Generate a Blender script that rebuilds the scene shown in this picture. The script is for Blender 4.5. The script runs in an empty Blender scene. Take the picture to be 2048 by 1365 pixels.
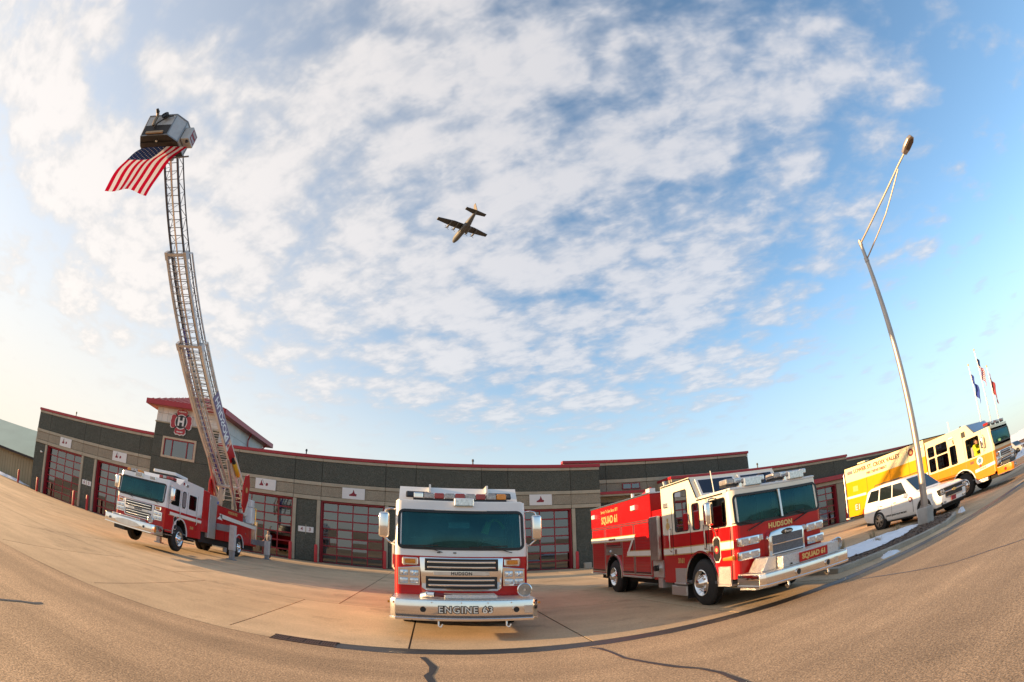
import bpy, bmesh, math, random
from mathutils import Vector, Matrix
random.seed(7)
R = math.radians
PI = math.pi
scene = bpy.context.scene
COL = scene.collection

# ------------------------------------------------------------------ camera
cam_d = bpy.data.cameras.new('camera'); cam = bpy.data.objects.new('camera', cam_d); COL.objects.link(cam)
cam_d.type = 'PANO'; cam_d.panorama_type = 'FISHEYE_EQUISOLID'
cam_d.sensor_fit = 'HORIZONTAL'; cam_d.sensor_width = 36.0; cam_d.sensor_height = 24.0
cam_d.fisheye_lens = 1004.53 / 2048 * 36; cam_d.fisheye_fov = R(200)
cam_d.shift_y = -52.63 / 1365
cam_d.clip_start = 0.05; cam_d.clip_end = 6000
_right = Vector((0.988371, -0.151026, -0.017704)); _up = Vector((-0.052129, -0.445898, 0.893565)); _fwd = Vector((0.142846, 0.882251, 0.448586))
cam.matrix_world = Matrix(((_right.x, _up.x, -_fwd.x, 0), (_right.y, _up.y, -_fwd.y, 0), (_right.z, _up.z, -_fwd.z, 1.729), (0, 0, 0, 1)))
scene.camera = cam

# ------------------------------------------------------------------ light
SUN_EL, SUN_AZ = R(11.0), R(-86.0)          # azimuth from +Y towards +X; the sun stands low on the left
sdir = Vector((math.sin(SUN_AZ) * math.cos(SUN_EL), math.cos(SUN_AZ) * math.cos(SUN_EL), math.sin(SUN_EL)))
sun_d = bpy.data.lights.new('sun', 'SUN'); sun_d.energy = 4.4; sun_d.angle = R(0.6); sun_d.color = (1.0, 0.64, 0.31)
sun = bpy.data.objects.new('sun', sun_d); COL.objects.link(sun); sun.location = sdir * 60
sun.rotation_euler = sdir.to_track_quat('Z', 'Y').to_euler()
scene.view_settings.view_transform = 'Standard'; scene.view_settings.look = 'None'
scene.view_settings.exposure = 1.27; scene.view_settings.gamma = 1.0
scene.cycles.max_bounces = 6; scene.cycles.transparent_max_bounces = 12
try: scene.cycles.use_denoising = True
except Exception: pass

def world():
    w = bpy.data.worlds.new('World'); scene.world = w; w.use_nodes = True
    nt = w.node_tree; N = nt.nodes; L = nt.links; N.clear()
    def n(t, **k):
        x = N.new(t)
        for a, b in k.items(): setattr(x, a, b)
        return x
    def mth(op, a, b=None, clamp=False):
        x = n('ShaderNodeMath', operation=op); x.use_clamp = clamp
        for i, v in enumerate((a, b)):
            if v is None: continue
            if isinstance(v, (int, float)): x.inputs[i].default_value = v
            else: L.new(v, x.inputs[i])
        return x.outputs[0]
    def rng(v, a, b, c, d, smooth=True):
        x = n('ShaderNodeMapRange'); x.interpolation_type = 'SMOOTHSTEP' if smooth else 'LINEAR'; x.clamp = True
        L.new(v, x.inputs[0])
        for i, q in enumerate((a, b, c, d)): x.inputs[i + 1].default_value = q
        return x.outputs[0]
    def mix(f, a, b, mode='MIX'):
        x = n('ShaderNodeMix', data_type='RGBA', blend_type=mode)
        for i, v in ((0, f), (6, a), (7, b)):
            if isinstance(v, (int, float)): x.inputs[i].default_value = v
            elif isinstance(v, tuple): x.inputs[i].default_value = (*v, 1)
            else: L.new(v, x.inputs[i])
        return x.outputs[2]
    sky = n('ShaderNodeTexSky', sky_type='NISHITA'); sky.sun_disc = False
    sky.sun_elevation = SUN_EL; sky.sun_rotation = SUN_AZ; sky.altitude = 260; sky.air_density = 1.0; sky.dust_density = 0.4; sky.ozone_density = 2.2
    tc = n('ShaderNodeTexCoord'); sep = n('ShaderNodeSeparateXYZ'); L.new(tc.outputs['Generated'], sep.inputs[0])
    X, Y, Z = sep.outputs
    zz = mth('ADD', mth('MAXIMUM', Z, 0.0), 0.16)
    comb = n('ShaderNodeCombineXYZ'); L.new(mth('DIVIDE', X, zz), comb.inputs[0]); L.new(mth('DIVIDE', Y, zz), comb.inputs[1])
    # rotate so that the streets of the cloud field run from lower left to upper right
    rot = n('ShaderNodeVectorRotate', rotation_type='Z_AXIS'); rot.inputs['Angle'].default_value = R(CLOUD_ROT); L.new(comb.outputs[0], rot.inputs[0])
    def noise(scale, detail, rough, stretch=(1, 1, 1), off=(0, 0, 0), dist=0.0):
        m = n('ShaderNodeMapping'); m.inputs['Scale'].default_value = stretch; m.inputs['Location'].default_value = off; L.new(rot.outputs[0], m.inputs[0])
        t = n('ShaderNodeTexNoise'); t.noise_dimensions = '3D'; L.new(m.outputs[0], t.inputs['Vector'])
        t.inputs['Scale'].default_value = scale; t.inputs['Detail'].default_value = detail; t.inputs['Roughness'].default_value = rough; t.inputs['Distortion'].default_value = dist
        return t.outputs[0]
    big = noise(0.8, 3, 0.5, (1, 1, 1), (3.3, 1.7, 0))
    mid = noise(1.9, 4, 0.55, (0.8, 1.2, 1), (7, 3, 0), 0.4)
    cell = noise(6.4, 4, 0.58, (0.95, 1.05, 1), (1, 9, 0), 0.25)
    vm = n('ShaderNodeVectorMath', operation='MULTIPLY_ADD'); L.new(rot.outputs[0], vm.inputs[0]); vm.inputs[1].default_value = (1, 1.15, 1)
    wn = n('ShaderNodeTexNoise'); wn.inputs['Scale'].default_value = 3.0; wn.inputs['Detail'].default_value = 3; L.new(rot.outputs[0], wn.inputs['Vector'])
    ws_ = n('ShaderNodeVectorMath', operation='SCALE'); L.new(wn.outputs['Color'], ws_.inputs[0]); ws_.inputs['Scale'].default_value = 0.35; L.new(ws_.outputs[0], vm.inputs[2])
    vo = n('ShaderNodeTexVoronoi', feature='F1'); vo.inputs['Scale'].default_value = 5.2; L.new(vm.outputs[0], vo.inputs['Vector'])
    puff = mth('SUBTRACT', 0.42, vo.outputs['Distance'])
    fine = noise(17.0, 3, 0.6, (0.8, 1.2, 1), (4, 2, 0), 0.2)
    # an altocumulus deck over the station that breaks up towards its rim, scattered puffs elsewhere
    ps = n('ShaderNodeSeparateXYZ'); L.new(comb.outputs[0], ps.inputs[0])
    def ell(cx, cy, rx, ry):
        u = mth('MULTIPLY', mth('ADD', ps.outputs[0], -cx), 1 / rx); v = mth('MULTIPLY', mth('ADD', ps.outputs[1], -cy), 1 / ry)
        return mth('SQRT', mth('ADD', mth('MULTIPLY', u, u), mth('MULTIPLY', v, v)))
    e1 = mth('ADD', ell(-0.05, 1.00, 1.32, 1.34), mth('MULTIPLY', mth('ADD', big, -0.5), 1.5))
    deck = rng(e1, 0.35, 1.55, 0.46, -0.26)
    e2 = mth('ADD', ell(-1.06, 0.62, 0.17, 0.85), mth('MULTIPLY', mth('ADD', mid, -0.5), 1.2))
    deck = mth('ADD', deck, rng(e2, 0.6, 1.3, 0.45, 0.0))
    dense = rng(ps.outputs[1], 0.30, 1.35, -0.14, 0.06)          # more gaps overhead, closing up with distance
    tex = mth('ADD', mth('ADD', mth('ADD', mth('MULTIPLY', mth('ADD', mid, -0.5), 1.15), mth('MULTIPLY', puff, 0.85)), mth('MULTIPLY', mth('ADD', cell, -0.5), 1.35)), mth('MULTIPLY', mth('ADD', fine, -0.5), 0.65))
    field = mth('ADD', mth('ADD', tex, deck), dense)
    cover = rng(field, -0.26, 0.44, 0.0, 1.0)
    cover = mth('MULTIPLY', cover, rng(Z, 0.06, 0.30, 0.10, 1.0))
    sun_d_ = n('ShaderNodeVectorMath', operation='DOT_PRODUCT'); L.new(tc.outputs['Generated'], sun_d_.inputs[0]); sun_d_.inputs[1].default_value = sdir
    sunny = rng(sun_d_.outputs['Value'], -0.35, 0.95, 0.0, 1.0)
    veil = mth('MULTIPLY', rng(sun_d_.outputs['Value'], -0.15, 0.85, 0.0, 0.8), rng(Z, 0.0, 0.95, 1.0, 0.45))
    shade = rng(mth('ADD', field, mth('MULTIPLY', mth('ADD', fine, -0.5), 0.9)), 0.0, 0.75, 0.0, 1.0)
    skyc = n('ShaderNodeVectorMath', operation='MULTIPLY'); L.new(sky.outputs[0], skyc.inputs[0]); skyc.inputs[1].default_value = SKY_K
    cl_hi = mix(sunny, CLOUD_HI_FAR, CLOUD_HI_SUN); cl_lo = mix(sunny, CLOUD_LO_FAR, CLOUD_LO_SUN)
    clouds = mix(shade, cl_lo, cl_hi)
    hz = rng(Z, -0.02, 0.42, 0.85, 0.0)
    base = mix(hz, skyc.outputs[0], mix(sunny, HAZE_FAR, HAZE_SUN))
    base = mix(veil, base, VEIL)
    col = mix(mth('MULTIPLY', cover, 0.76), base, clouds)
    bg = n('ShaderNodeBackground'); L.new(col, bg.inputs[0]); bg.inputs[1].default_value = SKY_STRENGTH
    out = n('ShaderNodeOutputWorld'); L.new(bg.outputs[0], out.inputs[0])
SKY_STRENGTH = 0.107
SKY_K = (1.25, 1.27, 1.20)
CLOUD_ROT = 35
CLOUD_HI_FAR = (3.35, 3.25, 3.28); CLOUD_HI_SUN = (4.25, 3.90, 3.60)
CLOUD_LO_FAR = (2.30, 2.45, 2.78); CLOUD_LO_SUN = (3.40, 3.22, 3.05)
HAZE_FAR = (2.45, 2.60, 2.72); HAZE_SUN = (4.4, 3.6, 2.75)
VEIL = (3.75, 3.42, 3.05)
world()

# ------------------------------------------------------------------ materials
MATS = {}
def mat(name, col, rough=0.5, metal=0.0, var=0.10, scale=6.0, bump=0.0, bscale=40.0, coat=0.0, spec=0.5, alpha=None, rnd=0.0, fine=0.0, fscale=200.0, emis=0.0, coords='Object'):
    """Principled surface; var = large soft patches, fine = fine grain, rnd = per-object tone, bump = relief"""
    if name in MATS: return MATS[name]
    m = bpy.data.materials.new(name); m.use_nodes = True; nt = m.node_tree; L = nt.links
    b = nt.nodes['Principled BSDF']
    b.inputs['Roughness'].default_value = rough; b.inputs['Metallic'].default_value = metal
    b.inputs['Coat Weight'].default_value = coat; b.inputs['Coat Roughness'].default_value = 0.06
    b.inputs['Specular IOR Level'].default_value = spec
    tc = nt.nodes.new('ShaderNodeTexCoord')
    def noise(s, d=4):
        t = nt.nodes.new('ShaderNodeTexNoise'); t.inputs['Scale'].default_value = s; t.inputs['Detail'].default_value = d; L.new(tc.outputs[coords], t.inputs['Vector']); return t
    def scaled(src, k):   # value -> 1 +- k
        r = nt.nodes.new('ShaderNodeMapRange'); L.new(src, r.inputs[0]); r.inputs[1].default_value = 0.25; r.inputs[2].default_value = 0.75; r.inputs[3].default_value = 1 - k; r.inputs[4].default_value = 1 + k
        return r.outputs[0]
    fac = None
    def mul(a, c):
        if a is None: return c
        x = nt.nodes.new('ShaderNodeMath'); x.operation = 'MULTIPLY'; L.new(a, x.inputs[0]); L.new(c, x.inputs[1]); return x.outputs[0]
    if var: fac = mul(fac, scaled(noise(scale).outputs[0], var))
    if fine: fac = mul(fac, scaled(noise(fscale, 2).outputs[0], fine))
    if rnd:
        oi = nt.nodes.new('ShaderNodeObjectInfo'); r = nt.nodes.new('ShaderNodeMapRange'); L.new(oi.outputs['Random'], r.inputs[0]); r.inputs[3].default_value = 1 - rnd; r.inputs[4].default_value = 1 + rnd
        fac = mul(fac, r.outputs[0])
    if fac is None: b.inputs['Base Color'].default_value = (*col, 1)
    else:
        v = nt.nodes.new('ShaderNodeVectorMath'); v.operation = 'SCALE'; v.inputs[0].default_value = col; L.new(fac, v.inputs['Scale']); L.new(v.outputs[0], b.inputs['Base Color'])
    if bump:
        bp = nt.nodes.new('ShaderNodeBump'); bp.inputs['Strength'].default_value = bump; bp.inputs['Distance'].default_value = 0.02
        L.new(noise(bscale, 3).outputs[0], bp.inputs['Height']); L.new(bp.outputs[0], b.inputs['Normal'])
    if emis:
        b.inputs['Emission Color'].default_value = (*col, 1); b.inputs['Emission Strength'].default_value = emis
    MATS[name] = m
    return m
def glass(name, tint, refl=0.10, rough=0.02, gcol=(0.95, 0.97, 1), film=None, filmk=0.2):
    if name in MATS: return MATS[name]
    m = bpy.data.materials.new(name); m.use_nodes = True; nt = m.node_tree; nt.nodes.clear(); L = nt.links
    tr = nt.nodes.new('ShaderNodeBsdfTransparent'); tr.inputs[0].default_value = (*tint, 1)
    gl = nt.nodes.new('ShaderNodeBsdfGlossy'); gl.inputs['Roughness'].default_value = rough; gl.inputs[0].default_value = (*gcol, 1)
    fr = nt.nodes.new('ShaderNodeFresnel'); fr.inputs[0].default_value = 1.6
    r = nt.nodes.new('ShaderNodeMapRange'); L.new(fr.outputs[0], r.inputs[0]); r.inputs[3].default_value = refl; r.inputs[4].default_value = 1.0
    mx = nt.nodes.new('ShaderNodeMixShader'); L.new(r.outputs[0], mx.inputs[0]); L.new(tr.outputs[0], mx.inputs[1]); L.new(gl.outputs[0], mx.inputs[2])
    o = nt.nodes.new('ShaderNodeOutputMaterial'); L.new(mx.outputs[0], o.inputs[0]); MATS[name] = m
    if film:   # dusty tinted film on the pane
        tcn = nt.nodes.new('ShaderNodeTexCoord'); ns = nt.nodes.new('ShaderNodeTexNoise'); ns.inputs['Scale'].default_value = 2.2; ns.inputs['Detail'].default_value = 6; L.new(tcn.outputs['Object'], ns.inputs['Vector'])
        rr = nt.nodes.new('ShaderNodeMapRange'); L.new(ns.outputs[0], rr.inputs[0]); rr.inputs[1].default_value = .3; rr.inputs[2].default_value = .7; rr.inputs[3].default_value = filmk * .55; rr.inputs[4].default_value = filmk * 1.45
        df = nt.nodes.new('ShaderNodeBsdfDiffuse'); df.inputs[0].default_value = (*film, 1); m2 = nt.nodes.new('ShaderNodeMixShader'); L.new(rr.outputs[0], m2.inputs[0]); L.new(mx.outputs[0], m2.inputs[1]); L.new(df.outputs[0], m2.inputs[2]); L.new(m2.outputs[0], o.inputs[0])
    return m

def paving(name, col, speck=0.35, stain=0.22, streak=0.10, rnd=0.0, rough=0.85):
    """weathered paving: broad tone, tyre streaks along x, stains, stone speckle and relief"""
    m = bpy.data.materials.new(name); m.use_nodes = True; nt = m.node_tree; L = nt.links; b = nt.nodes['Principled BSDF']; b.inputs['Roughness'].default_value = rough; b.inputs['Specular IOR Level'].default_value = 0.35
    tc = nt.nodes.new('ShaderNodeTexCoord')
    def layer(scale, detail, lo, hi, a, c, stretch=(1, 1, 1), rough_=0.55):
        mp = nt.nodes.new('ShaderNodeMapping'); mp.inputs['Scale'].default_value = stretch; L.new(tc.outputs['Object'], mp.inputs[0])
        t = nt.nodes.new('ShaderNodeTexNoise'); t.inputs['Scale'].default_value = scale; t.inputs['Detail'].default_value = detail; t.inputs['Roughness'].default_value = rough_; L.new(mp.outputs[0], t.inputs['Vector'])
        r = nt.nodes.new('ShaderNodeMapRange'); L.new(t.outputs[0], r.inputs[0])
        for i, v in enumerate((lo, hi, a, c)): r.inputs[i + 1].default_value = v
        return r.outputs[0], t.outputs[0]
    outs = [layer(.16, 3, .3, .7, .86, 1.14)[0], layer(1.1, 5, .35, .65, .91, 1.09)[0], layer(.9, 4, .3, .7, 1 - streak, 1 + streak, (.10, 1.5, 1))[0], layer(.55, 6, .54, .66, 1.0, 1 - stain, (1, 1, 1), .7)[0]]
    sp, raw = layer(46, 3, .36, .64, 1 - speck, 1 + speck); outs.append(sp)
    outs.append(layer(17, 3, .35, .65, 1 - speck * .35, 1 + speck * .35)[0])
    if rnd:
        oi = nt.nodes.new('ShaderNodeObjectInfo'); r = nt.nodes.new('ShaderNodeMapRange'); L.new(oi.outputs['Random'], r.inputs[0]); r.inputs[3].default_value = 1 - rnd; r.inputs[4].default_value = 1 + rnd; outs.append(r.outputs[0])
    f = outs[0]
    for o in outs[1:]:
        x = nt.nodes.new('ShaderNodeMath'); x.operation = 'MULTIPLY'; L.new(f, x.inputs[0]); L.new(o, x.inputs[1]); f = x.outputs[0]
    v = nt.nodes.new('ShaderNodeVectorMath'); v.operation = 'SCALE'; v.inputs[0].default_value = col; L.new(f, v.inputs['Scale']); L.new(v.outputs[0], b.inputs['Base Color'])
    bp = nt.nodes.new('ShaderNodeBump'); bp.inputs['Strength'].default_value = .45; bp.inputs['Distance'].default_value = .012; L.new(raw, bp.inputs['Height']); L.new(bp.outputs[0], b.inputs['Normal'])
    MATS[name] = m; return m
def cloth(name, col, thru=0.45):
    m = bpy.data.materials.new(name); m.use_nodes = True; nt = m.node_tree; nt.nodes.clear(); L = nt.links
    d = nt.nodes.new('ShaderNodeBsdfDiffuse'); d.inputs[0].default_value = (*col, 1); t = nt.nodes.new('ShaderNodeBsdfTranslucent'); t.inputs[0].default_value = (*col, 1); x = nt.nodes.new('ShaderNodeMixShader'); x.inputs[0].default_value = thru
    L.new(d.outputs[0], x.inputs[1]); L.new(t.outputs[0], x.inputs[2]); o = nt.nodes.new('ShaderNodeOutputMaterial'); L.new(x.outputs[0], o.inputs[0]); return m
# ------------------------------------------------------------------ mesh builder
class MB:
    def __init__(s): s.bm = bmesh.new()
    def face(s, pts):
        try: return s.bm.faces.new([s.bm.verts.new(p) for p in pts])
        except ValueError: return None
    def box(s, x0, x1, y0, y1, z0, z1, bev=0.0, seg=1, mtx=None):
        r = bmesh.ops.create_cube(s.bm, size=1.0); vs = r['verts']
        M = Matrix.Translation(((x0 + x1) / 2, (y0 + y1) / 2, (z0 + z1) / 2)) @ Matrix.Diagonal((abs(x1 - x0), abs(y1 - y0), abs(z1 - z0), 1))
        bmesh.ops.transform(s.bm, matrix=M, verts=vs)
        if bev:
            es = list({e for v in vs for e in v.link_edges})
            g = bmesh.ops.bevel(s.bm, geom=es, offset=bev, segments=seg, affect='EDGES', profile=0.5)
            vs = list({v for f in g['faces'] for v in f.verts} | {v for v in vs if v.is_valid})
        if mtx is not None: bmesh.ops.transform(s.bm, matrix=mtx, verts=vs)
        return s
    def rod(s, a, b, r, r2=None, seg=8, caps=True):
        a = Vector(a); b = Vector(b); d = b - a
        if d.length < 1e-6: return s
        g = bmesh.ops.create_cone(s.bm, cap_ends=caps, segments=seg, radius1=r, radius2=r if r2 is None else r2, depth=d.length)
        M = Matrix.Translation((a + b) / 2) @ d.to_track_quat('Z', 'Y').to_matrix().to_4x4()
        bmesh.ops.transform(s.bm, matrix=M, verts=g['verts']); return s
    def bar(s, a, b, w, h=None, up=(0, 0, 1)):
        a = Vector(a); b = Vector(b); d = b - a; h = w if h is None else h
        z = d.normalized(); u = Vector(up); x = u.cross(z)
        if x.length < 1e-4: x = Vector((1, 0, 0)).cross(z)
        x.normalize(); y = z.cross(x)
        M = Matrix(((x.x * w, y.x * h, d.x, (a.x + b.x) / 2), (x.y * w, y.y * h, d.y, (a.y + b.y) / 2), (x.z * w, y.z * h, d.z, (a.z + b.z) / 2), (0, 0, 0, 1)))
        g = bmesh.ops.create_cube(s.bm, size=1.0); bmesh.ops.transform(s.bm, matrix=M, verts=g['verts']); return s
    def tube(s, pts, r, seg=8):
        for a, b in zip(pts[:-1], pts[1:]): s.rod(a, b, r, seg=seg)
        return s
    def prism(s, poly, axis, a, b, bev=0.0):
        """poly of 2-D points extruded along axis x: (y,z), y: (x,z), z: (x,y)"""
        def P(p, t): return {'x': (t, p[0], p[1]), 'y': (p[0], t, p[1]), 'z': (p[0], p[1], t)}[axis]
        A_ = [s.bm.verts.new(P(p, a)) for p in poly]; B_ = [s.bm.verts.new(P(p, b)) for p in poly]
        n = len(poly); fs = [s.bm.faces.new(A_), s.bm.faces.new(B_[::-1])]
        for i in range(n): fs.append(s.bm.faces.new((A_[i], B_[i], B_[(i + 1) % n], A_[(i + 1) % n])))
        bmesh.ops.recalc_face_normals(s.bm, faces=fs)
        if bev:
            es = list({e for f in fs for e in f.edges}); bmesh.ops.bevel(s.bm, geom=es, offset=bev, segments=2, affect='EDGES', profile=0.5)
        return s
    def lathe(s, prof, axis='x', org=(0, 0, 0), seg=32):
        """prof: list of (along, radius)"""
        rings = []
        o = Vector(org)
        for t, r in prof:
            ring = []
            for i in range(seg):
                a = 2 * PI * i / seg; c, q = math.cos(a) * r, math.sin(a) * r
                ring.append(s.bm.verts.new(o + Vector({'x': (t, c, q), 'y': (c, t, q), 'z': (c, q, t)}[axis])))
            rings.append(ring)
        for A_, B_ in zip(rings[:-1], rings[1:]):
            for i in range(seg):
                try: s.bm.faces.new((A_[i], A_[(i + 1) % seg], B_[(i + 1) % seg], B_[i]))
                except ValueError: pass
        return s
    def ring(s, y0, y1, z0, z1, rad, w, x, t=0.012, side=1):
        """window gasket in the plane x = const: square outside, rounded opening inside"""
        n = 5; inner = []; outer = []
        for cy, cz, a0 in ((y1 - rad, z1 - rad, 0), (y0 + rad, z1 - rad, 90), (y0 + rad, z0 + rad, 180), (y1 - rad, z0 + rad, 270)):
            for i in range(n + 1):
                a = R(a0 + 90 * i / n); c, q = math.cos(a), math.sin(a)
                inner.append((cy + rad * c, cz + rad * q)); ro = rad + w
                outer.append((cy + ro * c, cz + ro * q))
        m = len(inner)
        for i in range(m):
            j = (i + 1) % m; a, b, c, d = inner[i], inner[j], outer[j], outer[i]; xo = x + side * t
            s.face([(xo, *a), (xo, *b), (xo, *c), (xo, *d)]); s.face([(xo, *d), (xo, *c), (x - side * .02, *c), (x - side * .02, *d)]); s.face([(xo, *b), (xo, *a), (x - side * .03, *a), (x - side * .03, *b)])
        return s
    def build(s, name, m, parent=None, smooth=None, loc=None, mesh_only=False):
        bmesh.ops.recalc_face_normals(s.bm, faces=s.bm.faces)
        me = bpy.data.meshes.new(name); s.bm.to_mesh(me); s.bm.free(); me.materials.append(m)
        if smooth is not None:
            try:
                me.shade_smooth(); me.set_sharp_from_angle(angle=R(smooth))
            except Exception: pass
        if mesh_only: return me
        return link(name, me, parent, loc)
def link(name, me, parent=None, loc=None):
    o = bpy.data.objects.new(name, me); COL.objects.link(o)
    if parent is not None: o.parent = parent
    if loc is not None: o.location = loc
    return o
def empty(name, loc=(0, 0, 0), rz=0.0, label=None, cat=None, group=None):
    o = bpy.data.objects.new(name, None); COL.objects.link(o); o.location = loc; o.rotation_euler = (0, 0, rz); o.empty_display_size = 0.2
    return tag(o, label, cat, group)
def tag(o, label=None, cat=None, group=None, kind=None):
    for k, v in (('label', label), ('category', cat), ('group', group), ('kind', kind)):
        if v: o[k] = v
    return o
def text(s, size, m, parent, loc, rot=(PI / 2, 0, 0), depth=0.006, name='lettering', bold=0.0, align='CENTER', space=1.0, squeeze=1.0):
    c = bpy.data.curves.new('t', 'FONT'); c.body = s; c.size = size; c.extrude = depth; c.align_x = align; c.align_y = 'CENTER'; c.offset = bold; c.space_character = space; c.resolution_u = 3
    o = bpy.data.objects.new('t', c); COL.objects.link(o)
    bpy.context.view_layer.update()
    me = bpy.data.meshes.new_from_object(o.evaluated_get(bpy.context.evaluated_depsgraph_get())); bpy.data.objects.remove(o)
    me.materials.clear(); me.materials.append(m)
    r = link(name, me, parent, loc); r.rotation_euler = rot; r.scale = (squeeze, 1, 1); return r
# ================================================================== setting
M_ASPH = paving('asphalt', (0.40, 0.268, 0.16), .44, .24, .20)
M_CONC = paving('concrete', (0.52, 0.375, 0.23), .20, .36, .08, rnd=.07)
M_DARK = mat('joint_dark', (0.045, 0.035, 0.03), 0.9)
M_TAR = mat('tar', (0.028, 0.025, 0.026), 0.45, bump=0.3, bscale=30)
M_KERB = mat('kerb_concrete', (0.36, 0.32, 0.26), 0.8, var=0.2, scale=2, fine=0.2, fscale=40)
M_SNOW = mat('snow', (0.80, 0.82, 0.88), 0.7, var=0.08, scale=4, bump=0.6, bscale=9)
M_MULCH = mat('mulch', (0.11, 0.075, 0.055), 0.95, var=0.3, scale=5, fine=0.5, fscale=30, bump=1.0, bscale=30)
M_LAND = mat('land', (0.26, 0.19, 0.12), 0.95, var=0.3, scale=0.03)
M_STEEL = mat('galvanised', (0.42, 0.37, 0.33), 0.42, metal=0.75, var=0.12, scale=2)
def sheet(name, pts, z, m, kind='structure', parent=None):
    b = MB(); b.face([(x, y, z) for x, y in pts]); o = b.build(name, m, parent); return tag(o, kind=kind) if kind else o
def seamY(x): return 7.62 + 0.0384 * x
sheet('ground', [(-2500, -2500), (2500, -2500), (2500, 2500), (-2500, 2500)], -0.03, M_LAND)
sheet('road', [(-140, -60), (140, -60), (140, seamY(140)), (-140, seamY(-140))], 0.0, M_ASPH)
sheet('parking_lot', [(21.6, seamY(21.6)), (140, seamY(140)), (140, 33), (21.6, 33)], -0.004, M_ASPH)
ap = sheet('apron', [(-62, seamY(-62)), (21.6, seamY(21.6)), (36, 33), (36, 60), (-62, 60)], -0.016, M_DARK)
def apron():
    rows = [7.5, 12.9, 17.9, 22.9, 27.95, 33.04]
    for r in range(5):
        step, off = (2.9, -0.4) if r == 0 else (4.9, -2.4)
        k0 = int((-58 - off) / step)
        x = off + k0 * step
        while x < 36:
            x1 = x + step; g = 0.016
            a, c = x + g, x1 - g; y0, y1 = rows[r] + g, rows[r + 1] - g
            ya, yc = (seamY(a) + 0.30, seamY(c) + 0.30) if r == 0 else (y0, y0)
            if r == 0 and x > 21: break
            b = MB(); t = 0.0
            b.face([(a, ya, t), (c, yc, t), (c, y1, t), (a, y1, t)])
            for p, q in (((a, ya), (c, yc)), ((c, yc), (c, y1)), ((c, y1), (a, y1)), ((a, y1), (a, ya))):
                b.face([(*p, t), (*q, t), (*q, -0.015), (*p, -0.015)])
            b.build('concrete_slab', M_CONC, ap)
            x = x1
apron()
# asphalt lip and gutter along the seam between road and apron
def strip(name, x0, x1, dy0, dy1, z0, z1, m, n=24, parent=None):
    b = MB(); pr = []
    for i in range(n + 1):
        x = x0 + (x1 - x0) * i / n; j = 0.012 * math.sin(i * 2.1) + 0.01 * math.sin(i * 5.3)
        pr.append(((x, seamY(x) + dy0 + j, z0), (x, seamY(x) + dy1 + j * .5, z1)))
    for p, q in zip(pr[:-1], pr[1:]): b.face([p[0], q[0], q[1], p[1]])
    o = b.build(name, m, parent); return tag(o, kind='structure') if parent is None else o
strip('gutter', -1.5, 21, 0.005, 0.295, 0.004, -0.004, M_TAR, 60)
strip('road_lip', -1.5, 21, -0.10, 0.02, 0.003, 0.012, M_TAR, 60)
strip('gutter_edge', -58, -2.5, 0.0, 0.30, 0.004, 0.004, M_CONC, 60)
M_IRON = mat('rusty_iron', (0.085, 0.045, 0.035), 0.6, metal=0.4, var=0.3, scale=12)
def grate():
    e = empty('drain_grate', (-1.98, seamY(-1.98) + 0.12, 0), 0.04, 'rusty slotted iron drain grate let into the pavement seam', 'grate')
    MB().box(-0.50, 0.50, -0.17, 0.17, -0.01, 0.003).build('pit', M_DARK, e)
    MB().box(-0.52, 0.52, -0.19, -0.15, 0, 0.012).box(-0.52, 0.52, 0.15, 0.19, 0, 0.012).build('frame', M_IRON, e)
    for i in range(4):
        x = -0.49 + i * 0.25; b = MB()
        for k in range(6): b.box(x + 0.005 + k * 0.038, x + 0.027 + k * 0.038, -0.15, 0.15, 0.001, 0.011)
        b.box(x, x + 0.23, -0.012, 0.012, 0.0, 0.0105); b.build('panel', M_IRON, e)
grate()
def ribbon(name, pts, w, m, z=0.005):
    b = MB(); L_ = []
    for i, p in enumerate(pts):
        a = Vector(pts[max(i - 1, 0)]); c = Vector(pts[min(i + 1, len(pts) - 1)]); d = (c - a).normalized(); n = Vector((-d.y, d.x)); ww = w * (0.7 + 0.6 * random.random())
        v = Vector(p); L_.append(((v.x + n.x * ww, v.y + n.y * ww, z), (v.x - n.x * ww, v.y - n.y * ww, z)))
    for p, q in zip(L_[:-1], L_[1:]): b.face([p[0], q[0], q[1], p[1]])
    return tag(b.build(name, m), kind='structure')
ribbon('crack_sealant', [(-0.18, 7.3), (-0.10, 7.0), (-0.03, 6.69), (-0.05, 6.4), (-0.1, 6.2), (-0.05, 5.9), (-0.02, 5.3), (-.06, 4.4)], 0.05, M_TAR)
ribbon('crack_sealant', [(2.30, 7.5), (2.40, 7.38), (2.46, 7.03), (2.48, 6.49), (2.63, 6.0), (2.77, 5.56), (2.93, 5.21), (2.98, 4.84), (2.95, 4.48), (2.9, 4.0), (2.95, 3.2)], 0.035, M_TAR)
ribbon('crack_sealant', [(8.1, 7.4), (8.21, 6.6), (8.33, 5.15), (8.75, 4.42), (8.94, 3.66), (9.1, 2.5)], 0.03, M_TAR)
ribbon('crack_sealant', [(-5.11, 4.1), (-5.09, 4.56), (-5.03, 4.8), (-5.05, 5.0)], 0.03, M_TAR)

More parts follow.
